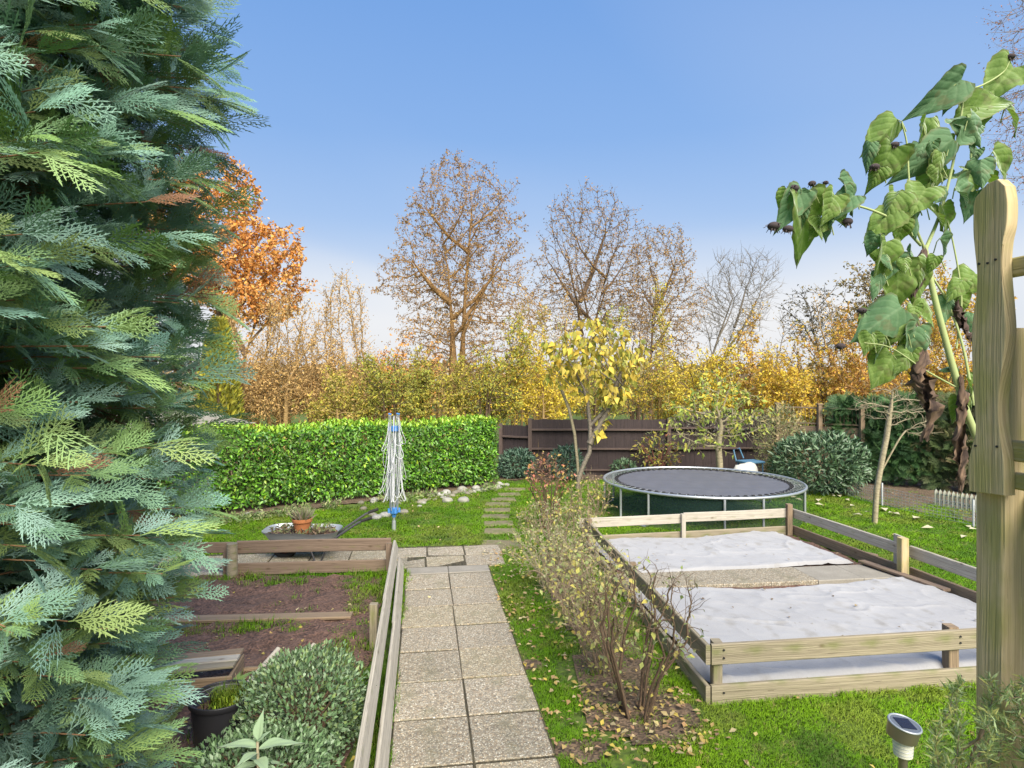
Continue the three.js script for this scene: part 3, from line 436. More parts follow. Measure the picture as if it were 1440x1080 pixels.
// ------------------------------------------------------------------ folded rotary clothes line
{
  const p = G(554, 746), R = rng(58), t = thing('rotary_clothes_line', 'folded rotary clothes line with blue hubs and hanging white cords on the lawn', 'clothes line', p);
  const H = 1.90, cordM = std({ color: lin(.62, .63, .66), roughness: .6 });
  part('pole', new THREE.CylinderGeometry(.02, .022, H - .02, 12).translate(0, (H - .02) / 2, 0), metalGrey, t);
  part('ground_socket', new THREE.CylinderGeometry(.033, .036, .2, 12).translate(0, .06, 0), galv, t);
  const hub = (y, r, hh, n) => { const g = mergeGeometries([new THREE.CylinderGeometry(r, r * .92, hh, 20).toNonIndexed(), ...[0, 1, 2, 3].map(k => new THREE.BoxGeometry(.05, hh * .8, .03).translate(r + .01, 0, 0).rotateY(k * Math.PI / 2 + .4).toNonIndexed())]); g.translate(0, y, 0); return part(n, g, plasticBlue, t); };
  hub(1.67, .062, .085, 'upper_hub'); hub(.33, .066, .09, 'lower_hub'); part('hub_collar', new THREE.CylinderGeometry(.045, .03, .07, 16).translate(0, .255, 0), plasticBlue, t);
  for (let k = 0; k < 4; k++) { const a = k * Math.PI / 2 + .4, g = new GB().tube([V(Math.cos(a) * .075, .34, Math.sin(a) * .075), V(Math.cos(a) * .085, 1.0, Math.sin(a) * .085), V(Math.cos(a) * .095, H + .0, Math.sin(a) * .095)], .0095, 7, true); const arm = part('arm', g.build(), metalGrey, t); part('arm_cap', new THREE.SphereGeometry(.016, 10, 8).translate(Math.cos(a) * .095, H + .008, Math.sin(a) * .095), plasticBlue, arm);
    const st = new GB().tube([V(Math.cos(a) * .06, .42, Math.sin(a) * .06), V(Math.cos(a) * .085, 1.2, Math.sin(a) * .085)], .006, 6); part('strut', st.build(), metalGrey, t); }
  for (let k = 0; k < 30; k++) { const lev = k % 10, y0 = 1.86 - lev * .085, drop = .30 + R() * .55 + lev * .03, y1 = Math.max(.5, y0 - drop), a = k * 2.4 + R(), a2 = a + .5 + R() * .9, o = .10 + R() * .075, pts = []; for (let s = 0; s <= 12; s++) { const q = s / 12, w = Math.sin(q * Math.PI), an = a + (a2 - a) * q; pts.push(V(Math.cos(an) * (.088 + o * w * (.55 + .45 * Math.sin(q * 5 + k))), y0 + (y1 - y0) * Math.pow(w, .62) + (R() - .5) * .012, Math.sin(an) * (.088 + o * w))); } part('cord', new GB().tube(new THREE.CatmullRomCurve3(pts).getPoints(26), .0042, 4).build(), cordM, t); }
}
// ------------------------------------------------------------------ wheelbarrow planted up, terracotta pot on it
const barrowPos = at((424 - 720) / F * 8.32, 0, 8.32);
{
  const t = thing('wheelbarrow', 'galvanised wheelbarrow filled with earth and small plants behind the bed rail', 'wheelbarrow', barrowPos, .06), R = rng(59);
  const tray = (() => { // sloping-sided open tray
    const N = 40, rows = [[0, .44, .28, .42], [.05, .46, .30, .41], [.5, .50, .32, .30], [.18, .38, .20, .16]], g = new GB(), ring = (rx, rz, y, sx) => { const s = g.count; for (let k = 0; k < N; k++) { const a = k / N * 6.2832, c = Math.cos(a), q = Math.sin(a), e = .55; g.v(V(sx + Math.sign(c) * Math.pow(Math.abs(c), e) * rx, y + (c < 0 ? .02 : 0), Math.sign(q) * Math.pow(Math.abs(q), e) * rz), V(c, .3, q).normalize(), k / N, y); } return s; };
    const rr = [ring(.36, .20, .15, .02), ring(.49, .30, .385, .02), ring(.515, .32, .40, .02), ring(.515, .32, .385, .02), ring(.49, .29, .37, .02), ring(.47, .28, .34, .02)];
    for (let j = 0; j < rr.length - 1; j++) for (let k = 0; k < N; k++) { const a = rr[j] + k, b = rr[j] + (k + 1) % N, c = rr[j + 1] + k, d = rr[j + 1] + (k + 1) % N; g.i.push(a, c, b, b, c, d); } const bc = g.v(V(.02, .15, 0), V(0, -1, 0)); for (let k = 0; k < N; k++) g.i.push(bc, rr[0] + k, rr[0] + (k + 1) % N); const o = g.build(); o.computeVertexNormals(); return o;
  })();
  part('tray', tray, std({ color: lin(.45, .48, .50), metalness: .5, roughness: .5 }), t);
  part('earth', new THREE.CircleGeometry(.47, 30).rotateX(-Math.PI / 2).scale(1, 1, .6).translate(.02, .36, 0), soilMat, t);
  const wheel = part('wheel', new THREE.TorusGeometry(.135, .045, 12, 30).translate(-.22, .18, 0), blackRubber, t); part('rim', new THREE.CylinderGeometry(.10, .10, .05, 20).rotateX(Math.PI / 2).translate(-.22, .18, 0), std({ color: lin(.18, .05, .03), roughness: .7 }), wheel);
  for (const s of [-1, 1]) { const z = s * .24, g = new GB().tube([V(-.30, .17, s * .06), V(-.05, .14, s * .16), V(.35, .2, z), V(.55, .36, z), V(.82, .54, z + s * .03), V(.98, .60, z + s * .03)], .016, 8, true); part('handle', g.build(), std({ color: lin(.07, .07, .075), roughness: .5 }), t); part('grip', new GB().tube([V(.86, .562, z + s * .03), V(1.0, .608, z + s * .03)], .021, 8, true).build(), blackRubber, t); part('leg', new GB().tube([V(.18, .17, z * .9), V(.24, .02, z * .95), V(.32, .02, z * .95), V(.40, .22, z)], .013, 7).build(), std({ color: lin(.05, .05, .055), roughness: .5 }), t); }
  const pal = [[.16, .24, .06], [.22, .26, .10], [.28, .22, .12], [.20, .12, .08]], l = []; for (let k = 0; k < 420; k++) { const a = R() * 6.28, r = Math.sqrt(R()); l.push({ p: V(.02 + Math.cos(a) * .43 * r, .365 + R() * .06, Math.sin(a) * .25 * r), dir: rv(R).add(V(0, .5, 0)), nrm: rv(R).add(V(0, 1, 0)), s: .04 + R() * .04, c: tone(R, pal) }); }
  instances('plants', leafGeo(.5), leafy(0xffffff, .3), l, t, 'stuff');
}
{
  const p = barrowPos.clone().add(V(.03, .365, .06)), R = rng(60), t = thing('terracotta_pot', 'terracotta flowerpot with a sprawling succulent standing in the wheelbarrow', 'flowerpot', p);
  const terra = std({ color: lin(.42, .155, .055), roughness: .85 });
  part('pot', new THREE.LatheGeometry([[0, 0], [.088, 0], [.092, .01], [.118, .15], [.128, .15], [.132, .157], [.133, .195], [.128, .2], [.118, .2], [.115, .17], [0, .165]].map(q => new THREE.Vector2(...q)), 32), terra, t);
  const l = []; for (let k = 0; k < 150; k++) { const a = R() * 6.28, r = R() * .09; l.push({ p: V(Math.cos(a) * r, .17, Math.sin(a) * r), dir: V(Math.cos(a) * (r * 9 + .2), .5 + R(), Math.sin(a) * (r * 9 + .2)), nrm: rv(R), s: .10 + R() * .12, c: tone(R, [[.24, .28, .13], [.32, .22, .17], [.20, .26, .08], [.36, .30, .22]]) }); }
  instances('succulent_leaves', leafGeo(.18, .05, .1), leafy(0xffffff, .25), l, t, 'stuff');
}
// ------------------------------------------------------------------ boulders along the hedge
{
  const R = rng(62), mats = [[.31, .30, .26], [.25, .23, .18], [.37, .36, .33], [.20, .18, .14]].map((c, k) => { const m = tex(128, 128, (u, v) => { const n = fbm(u * 6 + k, v * 6, 4, 6); return mixc(c.map(x => x * .65), c.map(x => x * 1.12), n); }); return std({ map: m, roughness: .9 }); });
  const geos = [0, 1, 2, 3, 4].map(k => { let g = mergeVertices(new THREE.IcosahedronGeometry(1, 3).deleteAttribute('normal').deleteAttribute('uv')); const p = g.attributes.position, uv = []; for (let i = 0; i < p.count; i++) { const x = p.getX(i), y = p.getY(i), z = p.getZ(i), n = .72 + .5 * fbm(x * 1.3 + k * 7 + 20, z * 1.3 + y * 1.1 + 20, 3) + .1 * vn(x * 4 + 30, y * 4 + z * 3 + 30); p.setXYZ(i, x * n, y * n * .66, z * n); uv.push(x * .5 + z * .3, y * .5 + z * .3); } g.setAttribute('uv', new THREE.Float32BufferAttribute(uv, 2)); g.computeVertexNormals(); return g; });
  const place = []; for (let k = 0; k < 30; k++) { const q = k / 29; place.push([598 + q * 112 + (R() - .5) * 5, 706 - q * 21 - (R() < .45 ? R() * 7 : 0), .06 + R() * .07]); } for (let k = 0; k < 16; k++) place.push([470 + R() * 130, 706 + (R() - .5) * 8 + (k % 4 === 0 ? 8 : 0), .05 + R() * .06]); for (let k = 0; k < 14; k++) place.push([345 + R() * 110, 726 + R() * 20, .05 + R() * .07]); for (const s of [[530, 730, .11], [541, 727, .12], [524, 726, .09], [629, 706, .13], [652, 706, .14], [568, 722, .1]]) place.push(s);
  for (const [px, py, r] of place) { if (px > 372 && px < 500 && py > 716) continue; const p = G(px, py), m = single('boulder', 'rounded pale stone in the rockery edging along the laurel hedge', 'stone', geos[Math.floor(R() * 5)], mats[Math.floor(R() * 4)], p.setY(r * .22), R() * 6.28, 'stones edging the hedge'); m.scale.setScalar(r * .85); }
}
// ------------------------------------------------------------------ solar stake light
{
  const d = 3.25, p = P(1270, 1030, d), y = p.y, t = thing('solar_light', 'round solar stake light with a tilted steel cap in the lawn', 'garden light', p.clone().setY(0));
  const steel = std({ color: lin(.36, .30, .26), metalness: .85, roughness: .38 }), cap = new THREE.Group(); cap.name = 'head'; cap.position.y = y + .012; cap.rotation.set(.14, 0, -.14); t.add(cap);
  const body = part('cap', new THREE.CylinderGeometry(.079, .074, .075, 36), steel, cap); part('cap_ring', new THREE.TorusGeometry(.076, .006, 8, 40).rotateX(Math.PI / 2).translate(0, .038, 0), galv, cap);
  part('solar_cell', new THREE.BoxGeometry(.082, .004, .082).translate(0, .041, 0), std({ color: lin(.012, .016, .035), roughness: .15 }), cap); part('cap_glass', new THREE.CylinderGeometry(.070, .070, .006, 32).translate(0, .0365, 0), std({ color: lin(.12, .14, .17), roughness: .12 }), cap);
  part('lens', new THREE.CylinderGeometry(.052, .045, .105, 28).translate(0, y - .068, 0), new THREE.MeshPhysicalMaterial({ color: lin(.85, .84, .72), roughness: .4, transmission: .2, thickness: 0 }), t);
  for (let k = 0; k < 5; k++) part('lens_rib', new THREE.TorusGeometry(.050 - k * .0012, .002, 6, 28).rotateX(Math.PI / 2).translate(0, y - .03 - k * .019, 0), galv, t);
  part('stake', new THREE.CylinderGeometry(.022, .018, y - .1, 14).translate(0, (y - .1) / 2 - .02, 0), steel, t);
}
// ------------------------------------------------------------------ timber offcuts and pots by the bed
{
  const R = rng(63);
  const pl = thing('wooden_crate', 'weathered open wooden crate lying on the soil by the small-leaved bush', 'crate', at(-2.42, 0, 4.72), .18);
  for (let k = 0; k < 3; k++) part('top_board', timber(V(-.26, .21, -.16 + k * .115), V(.26, .225, -.15 + k * .115), .105, .02, R, { up: V(0, 0, 1) }), [woodTan, woodPale, woodGrey][k], pl);
  for (const s of [-1, 1]) part('side_board', timber(V(s * .25, .1, -.2), V(s * .25, .105, .18), .17, .024, R), woodTan, pl); part('front_board', timber(V(-.27, .1, .19), V(.27, .105, .19), .17, .022, R), woodTan, pl);
  const b2 = (a, b, w, m, l) => single('timber_offcut', l, 'timber', timber(a, b, w, .035, R, { up: V(0, .3, 1) }), m);
  b2(at(-2.05, .05, 4.45), at(-1.92, .2, 4.95), .12, woodPale, 'pale weathered offcut sloping beside the wooden crate'); b2(at(-1.83, .06, 4.5), at(-1.66, .19, 5.0), .19, woodPale, 'broad flaking board leaning between crate and small-leaved bush'); b2(at(-2.2, .05, 4.98), at(-1.6, .07, 5.02), .07, woodTan, 'thin batten lying behind the wooden crate');
  const pot = thing('black_pot', 'black plastic planter with a tuft of grass growing in it', 'plant pot', P(312, 1000, 3.95).setY(0));
  part('pot', new THREE.LatheGeometry([[0, .02], [.13, .02], [.14, .0], [.155, .03], [.185, .34], [.197, .34], [.2, .37], [.193, .375], [.183, .37], [.172, .27], [0, .26]].map(q => new THREE.Vector2(...q)), 40), blackPlastic, pot); for (const y of [.29, .32]) part('ring', new THREE.TorusGeometry(.176 + (y - .29) * .12, .0035, 6, 40).rotateX(Math.PI / 2).translate(0, y + .03, 0), std({ color: lin(.16, .16, .18), roughness: .5 }), pot);
  part('compost', new THREE.CircleGeometry(.174, 30).rotateX(-Math.PI / 2).translate(0, .275, 0), soilMat, pot);
  const l = []; for (let k = 0; k < 26; k++) { const a = R() * 6.28, r = Math.sqrt(R()) * .09; l.push({ p: V(.02 + Math.cos(a) * r, .275, Math.sin(a) * r), dir: V(R() - .5, 0, R() - .5), nrm: V((R() - .5) * .3, 1, (R() - .5) * .3), s: 1.3, sy: 1.5, c: [.20 + R() * .08, .30 + R() * .08, .03] }); } instances('grass_tuft', tufts[2], grassMat, l, pot, 'stuff');
}
// ------------------------------------------------------------------ wire edging, picket edging, sack and blue seat
{
  const t = thing('wire_edging', 'low galvanised wire mesh edging along the border', 'fence'), R = rng(64), pts = [G(1182, 696), G(1240, 712), G(1372, 742), G(1440, 760)], h = .36;
  const cur = k => { const n = pts.length - 1, q = Math.min(n - 1e-6, k * n), i = Math.floor(q); return pts[i].clone().lerp(pts[i + 1], q - i); };
  for (const k of [0, .335, .66, 1]) part('post', new THREE.CylinderGeometry(.016, .016, .52, 8).translate(0, .2, 0), std({ color: lin(.55, .56, .58), roughness: .5 }), t).position.copy(cur(k));
  const g = new GB(); for (let y = .03; y <= h + .01; y += .055) { const p = []; for (let k = 0; k <= 24; k++) p.push(cur(k / 24).setY(y + Math.sin(k * .9) * .008)); g.tube(p, .0036, 3); } part('horizontal_wire', g.build(), galv, t).userData.kind = 'stuff';
  const v = new GB(); for (let k = 0; k <= 70; k++) { const p = cur(k / 70); v.tube([p.clone().setY(.01), p.clone().setY(h)], .0032, 3); } part('vertical_wire', v.build(), galv, t).userData.kind = 'stuff';
}
{
  const t = thing('picket_edging', 'low white picket edging under the evergreen hedge', 'fence'), a = P(1316, 700, 11.9), b = P(1400, 715, 11.0), m = std({ color: lin(.33, .34, .28), roughness: .8 }), R = rng(65);
  a.y = b.y = 0; for (let k = 0; k < 14; k++) { const p = a.clone().lerp(b, k / 13), s = new THREE.Shape([[-.03, 0], [.03, 0], [.03, .27], [0, .32], [-.03, .27]].map(q => new THREE.Vector2(...q))); const k1 = part('picket', new THREE.ExtrudeGeometry(s, { depth: .012, bevelEnabled: false }), m, t); k1.position.copy(p); k1.position.y = .02; }
  for (const y of [.1, .24]) part('rail', timber(a.clone().setY(y), b.clone().setY(y), .03, .012, R), m, t);
}
{
  const p = P(1055, 670, 14.0).setY(0), g = mergeVertices(new THREE.IcosahedronGeometry(1, 4).deleteAttribute('normal').deleteAttribute('uv')), q = g.attributes.position; for (let i = 0; i < q.count; i++) { const x = q.getX(i), y = q.getY(i), z = q.getZ(i), n = .8 + .45 * fbm(x * 1.5 + 20, y * 1.5 + z + 20, 4); q.setXYZ(i, x * n * .3, Math.max(-.0, y + .8) * n * .32, z * n * .24); } g.computeVertexNormals();
  single('white_sack', 'slumped white sack beside the dark fence', 'sack', g, std({ color: lin(.55, .54, .50), roughness: .7 }), p.clone().add(V(-.12, 0, 0)));
  const t = thing('blue_garden_seat', 'small blue plastic garden seat behind the trampoline', 'seat', p.clone().add(V(.12, 0, -.3)), .3), bl = std({ color: lin(.09, .21, .34), roughness: .5 });
  part('seat', slabGeo(.5, .42, .04, .012).translate(0, .55, 0), bl, t); for (const sx of [-1, 1]) for (const sz of [-1, 1]) part('leg', new THREE.CylinderGeometry(.016, .018, .56, 8).translate(sx * .21, .28, sz * .17), bl, t); part('backrest', new GB().tube([V(-.24, .56, -.2), V(-.27, .82, -.26), V(-.1, .86, -.27), V(-.02, .62, -.22)], .018, 8).build(), bl, t);
}
{ // neighbour's hipped shed
  const t = thing('shed', 'neighbouring shed with pale grey-brown hipped roof beyond the hedge', 'shed', at(-8.7, 0, 14.2), -.25), W = 3.4, D = 2.6, e = 1.42, r = 1.98, m = woodTan;
  const rf = new GB(), o = .25, A = V(-W / 2 - o, e, D / 2 + o), B = V(W / 2 + o, e, D / 2 + o), C = V(W / 2 + o, e, -D / 2 - o), E = V(-W / 2 - o, e, -D / 2 - o), S = V(-.7, r, 0), T = V(.6, r, 0); rf.quad(A, B, T, S); rf.tri(B, C, T); rf.quad(C, E, S, T); rf.tri(E, A, S);
  part('roof', rf.build(), plainConcrete, t); const R = rng(66); for (let k = 0; k < 9; k++) { part('wall_board', timber(V(-W / 2, .08 + k * .15, D / 2), V(W / 2, .08 + k * .15, D / 2), .146, .02, R), m, t); part('wall_board', timber(V(W / 2, .08 + k * .15, D / 2), V(W / 2, .08 + k * .15, -D / 2), .146, .02, R), m, t); }
}

// ------------------------------------------------------------------ trees and bushes beyond the garden
const leafBroad = leafGeo(.62, .10, .08), leafOval = leafGeo(.48, .12, .12), leafLong = leafGeo(.30, .10, .18), leafTiny = leafGeo(.5, .08, .05);
const leafM = leafy(0xffffff, .3, .9), leafGloss = new THREE.MeshPhysicalMaterial({ roughness: .36, side: THREE.DoubleSide, specularIntensity: .8 });
const leafSatin = new THREE.MeshPhysicalMaterial({ roughness: .55, side: THREE.DoubleSide });
// a tree whose twigs fill a crown outline; crown: list of [px, py, rx, ry] lobes in photo pixels at its distance
function tree({ name, label, group, seed, d, base, trunk, lobes, n, step, rBase, rTip, bark, twig, twigLen, leaf, leafN, pal, leafSize, leafSpread = .25, droop = .2, depth = .9, trop = V(0, .3, 0), flat = .2, category = 'tree', thr, jit = .3, limbs = 0, taper = 0 }) {
  const R = rng(seed), pos = P(base, 540, d).setY(0), t = thing(name, label, category, pos, 0, group);
  const rel = (px, py, dz = 0) => P(px, py, d).add(V(0, 0, dz)).sub(pos), S = d / F, wt = lobes.map(l => l[2] * l[3]), sum = wt.reduce((a, b) => a + b);
  const pts = inEnv(R, R => { let k = R() * sum, i = 0; while (k > wt[i] && i < lobes.length - 1) k -= wt[i++]; const [px, py, rx, ry] = lobes[i]; return ellipsoid(rel(px, py), rx * S, ry * S, rx * S * depth)(R); }, n);
  const roots = trunk.map(tr => tr.map(([px, py, dz = 0], k) => k || py < 9000 ? rel(px, py, dz) : V(rel(px, 540).x, -.05, dz)));
  for (let k = 0; k < limbs; k++) { // limbs leave the trunk upward and outward
    const tr = roots[k % trunk.length], f = .42 + .5 * (k + R()) / limbs, q = f * (tr.length - 1), i = Math.min(tr.length - 2, Math.floor(q)), s = tr[i].clone().lerp(tr[i + 1], q - i), tg = pts[Math.floor(R() * pts.length)].clone(); tg.y = Math.max(tg.y, s.y + .5 + .85 * Math.hypot(tg.x - s.x, tg.z - s.z));
    const m = s.clone().lerp(tg, .35).add(V(0, -.05 * s.distanceTo(tg), 0)), e = s.clone().lerp(tg, .72); roots.push([s, m, e]);
  }
  const gb = new GB(), nd = woody(colonize({ R, roots, pts, step, infl: step * 14, kill: step * 1.6, iters: 260, trop, jit }), rBase, rTip, gb, 1.15, taper);
  let sp = spots(nd, thr ?? rTip * 3.2); if (twig) sp = sp.concat(addTwigs(gb, nd, R, twig, twigLen, rTip * .75, .5, rTip * 2.6));
  part('trunk', gb.build(), bark, t);
  if (leafN) instances('crown', leaf, leafM, foliage(R, sp, leafN, { size: leafSize, spread: leafSpread, droop, pal, flat }), t, 'stuff');
  return t;
}
const RUST = [[.42, .22, .06], [.32, .17, .055], [.50, .32, .08], [.22, .13, .05]], ORANGE = [[.70, .31, .05], [.72, .38, .09], [.60, .23, .04], [.72, .44, .13]], GOLD = [[.70, .47, .03], [.62, .38, .05], [.50, .42, .04], [.72, .52, .06]], OLIVE = [[.30, .30, .035], [.42, .37, .035], [.50, .38, .045], [.24, .26, .035]], SAND = [[.62, .42, .14], [.54, .33, .11], [.46, .30, .12]];
const GY = 99999;   // trunk foot on the ground
tree({ name: 'alder_tree', label: 'tallest tree beyond the hedge, with twin trunk and rust-brown leaves left on its twigs', seed: 101, d: 30, base: 647, trunk: [[[648, GY], [648, 560], [651, 480], [655, 410, .2], [660, 340], [664, 290]], [[640, GY, .3], [638, 550], [636, 460], [630, 380], [620, 320]]], lobes: [[645, 290, 68, 62], [690, 330, 52, 58], [600, 330, 52, 55], [575, 395, 52, 38], [705, 400, 42, 50], [640, 400, 80, 70], [615, 470, 62, 40], [690, 465, 60, 38], [550, 405, 30, 22], [635, 240, 30, 24], [740, 440, 30, 40], [600, 515, 45, 30], [690, 515, 45, 28]], limbs: 16, taper: .75, n: 2800, step: .24, rBase: .30, rTip: .012, bark: barkAlder, twig: 1, twigLen: .42, leaf: leafOval, leafN: 24000, pal: RUST, leafSize: .105, leafSpread: .16 });
tree({ name: 'alder_tree', label: 'rounded nearly bare tree behind the yellow-leaved garden tree', seed: 102, d: 32, base: 822, trunk: [[[824, GY], [822, 540], [818, 450], [812, 390]], [[828, GY, .3], [832, 500], [842, 430], [856, 370]]], lobes: [[835, 325, 64, 62], [785, 390, 42, 76], [875, 360, 48, 64], [830, 410, 78, 62], [770, 440, 32, 40], [800, 315, 36, 44], [880, 440, 40, 50], [800, 480, 50, 30]], limbs: 14, taper: .75, n: 2200, step: .25, rBase: .22, rTip: .012, bark: barkBrown, twig: 1, twigLen: .45, leaf: leafOval, leafN: 12000, pal: RUST, leafSize: .10, leafSpread: .16 });
tree({ name: 'alder_tree', label: 'smaller brown-leaved tree whose crown touches the rounded nearly bare tree', seed: 103, d: 33, base: 915, trunk: [[[915, GY], [915, 510], [918, 450], [924, 410]]], lobes: [[930, 380, 52, 64], [955, 430, 42, 52], [905, 430, 40, 52], [940, 485, 48, 34]], limbs: 8, taper: .75, n: 1300, step: .25, rBase: .17, rTip: .012, bark: barkBrown, twig: 1, twigLen: .4, leaf: leafOval, leafN: 9500, pal: [...RUST, [.50, .32, .08]], leafSize: .10, leafSpread: .18 });
tree({ name: 'bare_tree', label: 'leafless grey tree with fine leaning branches beyond the small fruit tree', seed: 104, d: 34, base: 985, trunk: [[[985, GY], [992, 530], [1012, 470], [1030, 420]], [[1000, GY], [1012, 520], [1040, 440]]], lobes: [[1040, 405, 56, 56], [1000, 440, 38, 46], [1072, 395, 30, 40], [1030, 460, 50, 36]], limbs: 6, taper: .7, n: 1200, step: .25, rBase: .12, rTip: .012, bark: barkGrey, twig: 2, twigLen: .55, leafN: 0 });
tree({ name: 'bare_tree', label: 'dark twiggy tree with few leaves beyond the trellis fence', seed: 105, d: 34, base: 1165, trunk: [[[1165, GY], [1158, 520], [1145, 470], [1138, 430]]], lobes: [[1135, 445, 42, 42], [1165, 470, 36, 36]], limbs: 5, taper: .7, n: 800, step: .26, rBase: .14, rTip: .014, bark: barkDark, twig: 1, twigLen: .4, leaf: leafOval, leafN: 1100, pal: [[.06, .06, .03], [.10, .08, .04], [.2, .15, .05]], leafSize: .15 });
tree({ name: 'autumn_tree', label: 'brownish gold tree showing behind the sunflower leaves', seed: 106, d: 28, base: 1238, trunk: [[[1238, GY], [1235, 520], [1228, 450], [1222, 400]]], lobes: [[1222, 415, 40, 52], [1250, 450, 50, 60], [1300, 440, 50, 60], [1200, 460, 34, 40]], limbs: 6, taper: .7, n: 1200, step: .27, rBase: .16, rTip: .014, bark: barkBrown, twig: 1, twigLen: .35, leaf: leafOval, leafN: 5200, pal: [[.22, .18, .05], [.40, .26, .06], [.28, .2, .06], [.12, .11, .04]], leafSize: .15 });
tree({ name: 'oak_tree', label: 'tall oak with bright orange leaves beyond the conifer', seed: 107, d: 24, base: 318, trunk: [[[318, GY], [316, 540], [310, 450], [300, 360], [290, 300]], [[330, GY, .2], [345, 500], [370, 420]]], lobes: [[318, 285, 36, 62], [345, 330, 48, 38], [385, 370, 48, 40], [320, 390, 68, 58], [250, 320, 80, 90], [405, 350, 26, 30], [360, 430, 56, 34], [395, 400, 40, 36]], limbs: 8, taper: .7, n: 2400, step: .24, rBase: .2, rTip: .013, bark: barkBrown, twig: 1, twigLen: .3, leaf: leafBroad, leafN: 24000, pal: ORANGE, leafSize: .14, leafSpread: .2 });
tree({ name: 'birch_tree', label: 'birch with drooping reddish twigs rising behind the wavy-edged board', seed: 108, d: 13, base: 1500, trunk: [[[1500, GY], [1498, 500], [1490, 260], [1480, 40], [1475, -80]]], lobes: [[1455, 30, 50, 70], [1440, 190, 44, 90], [1490, 120, 70, 120]], n: 1100, step: .17, rBase: .11, rTip: .006, bark: barkTwig, twig: 2, twigLen: .35, leaf: leafTiny, leafN: 3800, pal: [[.34, .15, .09], [.42, .2, .11]], leafSize: .045, trop: V(0, -.12, 0) });
// scrub of coppice stems
const scrub = (seed, px, top, hw, d, bark, pal, leafN, label, name = 'coppice_bush', opt = {}) => {
  const R = rng(seed), tr = []; for (let k = 0; k < (opt.stems ?? 6); k++) { const x = px + (R() - .5) * hw * .5, e = px + (R() - .5) * hw * 1.5; tr.push([[x, GY, (R() - .5)], [x * .6 + e * .4, 540, (R() - .5) * 1.6]]); }
  const mid = (600 + top) / 2, hh = (600 - top), lobes = [[px, 600 - hh * .3, hw, hh * .3]]; for (let k = 0; k < 7; k++) { const x = px + (R() - .5) * 2 * hw, tp = hh * (.4 + .85 * R()); lobes.push([x, 600 - tp * .72, hw * (.18 + .2 * R()), tp * .34]); } return tree({ name, label, group: opt.group, seed, d, base: px, trunk: tr, lobes, n: opt.n ?? 700, step: opt.step ?? .22, rBase: opt.rb ?? .05, rTip: opt.rt ?? .011, bark, twig: opt.twig ?? 1, twigLen: .4, leaf: opt.leaf ?? leafOval, leafN, pal, leafSize: opt.size ?? .12, category: 'bush', leafSpread: opt.spread ?? .3, trop: V(0, .2, 0), depth: opt.depth ?? .8 });
};
const barkSand = barkTex([.24, .155, .065], [.46, .32, .14], 7);
const gC = 'bare coppice bushes beyond the hedge', lC = 'sandy-stemmed bare coppice bush beyond the laurel hedge';
for (const [s, px, top, hw, d] of [[201, 352, 440, 38, 19], [202, 400, 415, 46, 20], [203, 452, 412, 46, 21], [204, 505, 430, 42, 22]]) scrub(s, px, top, hw, d, barkSand, SAND, 8000, lC, 'coppice_bush', { group: gC, n: 1500, twig: 2, rb: .08, rt: .016, step: .19, size: .075, stems: 10 });
scrub(205, 530, 480, 44, 24, barkBrown, [...ORANGE, [.40, .24, .06]], 4200, 'russet-leaved bush beyond the hedge below the tallest tree', 'russet_bush', { n: 500 });
scrub(206, 578, 490, 46, 25, barkBrown, [...SAND, ...ORANGE], 4200, 'sandy orange bush between the russet bush and the tallest tree', 'russet_bush', { n: 500 });
const gO = 'olive gold scrub beyond the garden', lO = 'olive and gold leaved scrub bush beyond the laurel hedge';
const LEMON = [[.76, .58, .04], [.68, .52, .05], [.55, .47, .04]], COPPER = [[.52, .26, .06], [.44, .22, .06], [.58, .36, .07]], LIME = [[.34, .36, .04], [.42, .40, .05], [.26, .30, .04]];
const SC = [ // seed, px, top, half width, distance, palette, leaves, label
  [211, 478, 552, 46, 18.5, [...OLIVE, SAND[0]], 3400, 'low olive scrub bush under the bare coppice beyond the hedge'], [212, 556, 505, 46, 18.5, [...LIME, ...OLIVE], 4200, 'lime and olive scrub bush behind the rotary clothes line'], [213, 622, 510, 44, 19, [...OLIVE, GOLD[2]], 3600, 'olive scrub bush at the foot of the tallest tree'], [214, 692, 468, 48, 19, [...LIME, GOLD[0]], 4200, 'yellow-green scrub bush behind the end of the laurel hedge'],
  [215, 728, 465, 44, 22, [...OLIVE, ...COPPER], 3600, 'copper flecked scrub bush above the low fence bay'], [221, 765, 498, 44, 19.5, LEMON, 4000, 'lemon-yellow scrub bush beside the curved-trunk tree'], [222, 842, 458, 52, 21, [...LIME, GOLD[1]], 3600, 'lime scrub bush directly behind the yellow-leaved tree'], [223, 930, 432, 46, 22, [...GOLD, ...LIME], 4600, 'tall gold and lime scrub bush above the middle fence bay'], [224, 985, 500, 46, 19.5, LEMON, 4200, 'bright lemon scrub bush behind the small fruit tree'], [225, 1045, 452, 46, 20, [...GOLD, ...COPPER], 4000, 'amber scrub bush above the ivy on the dark fence'],
  [231, 1100, 505, 42, 18.5, [...GOLD, LEMON[0]], 4200, 'golden scrub bush behind the pale speckled bush'], [232, 1160, 488, 48, 19, [...LEMON, ...COPPER], 4400, 'yellow and copper scrub bush behind the trellis'], [233, 1225, 462, 46, 18, [...COPPER, GOLD[0]], 4200, 'coppery scrub bush behind the bare pale-barked young tree'], [234, 1290, 425, 50, 19, [...LEMON, ...GOLD], 5200, 'tall golden scrub bush showing through the sunflower'], [235, 1365, 415, 54, 18, [...GOLD, ...COPPER], 5200, 'tall amber scrub bush behind the sunflower stem and wavy board']];
for (const [s, px, top, hw, d, pal, n, label] of SC) scrub(s, px, top, hw, d, s % 2 ? barkSand : barkBrown, pal, Math.round(n * 1.55), label, 'scrub_bush', { group: gO, n: 700, size: .09, spread: .16, twig: 2, rt: .012 });
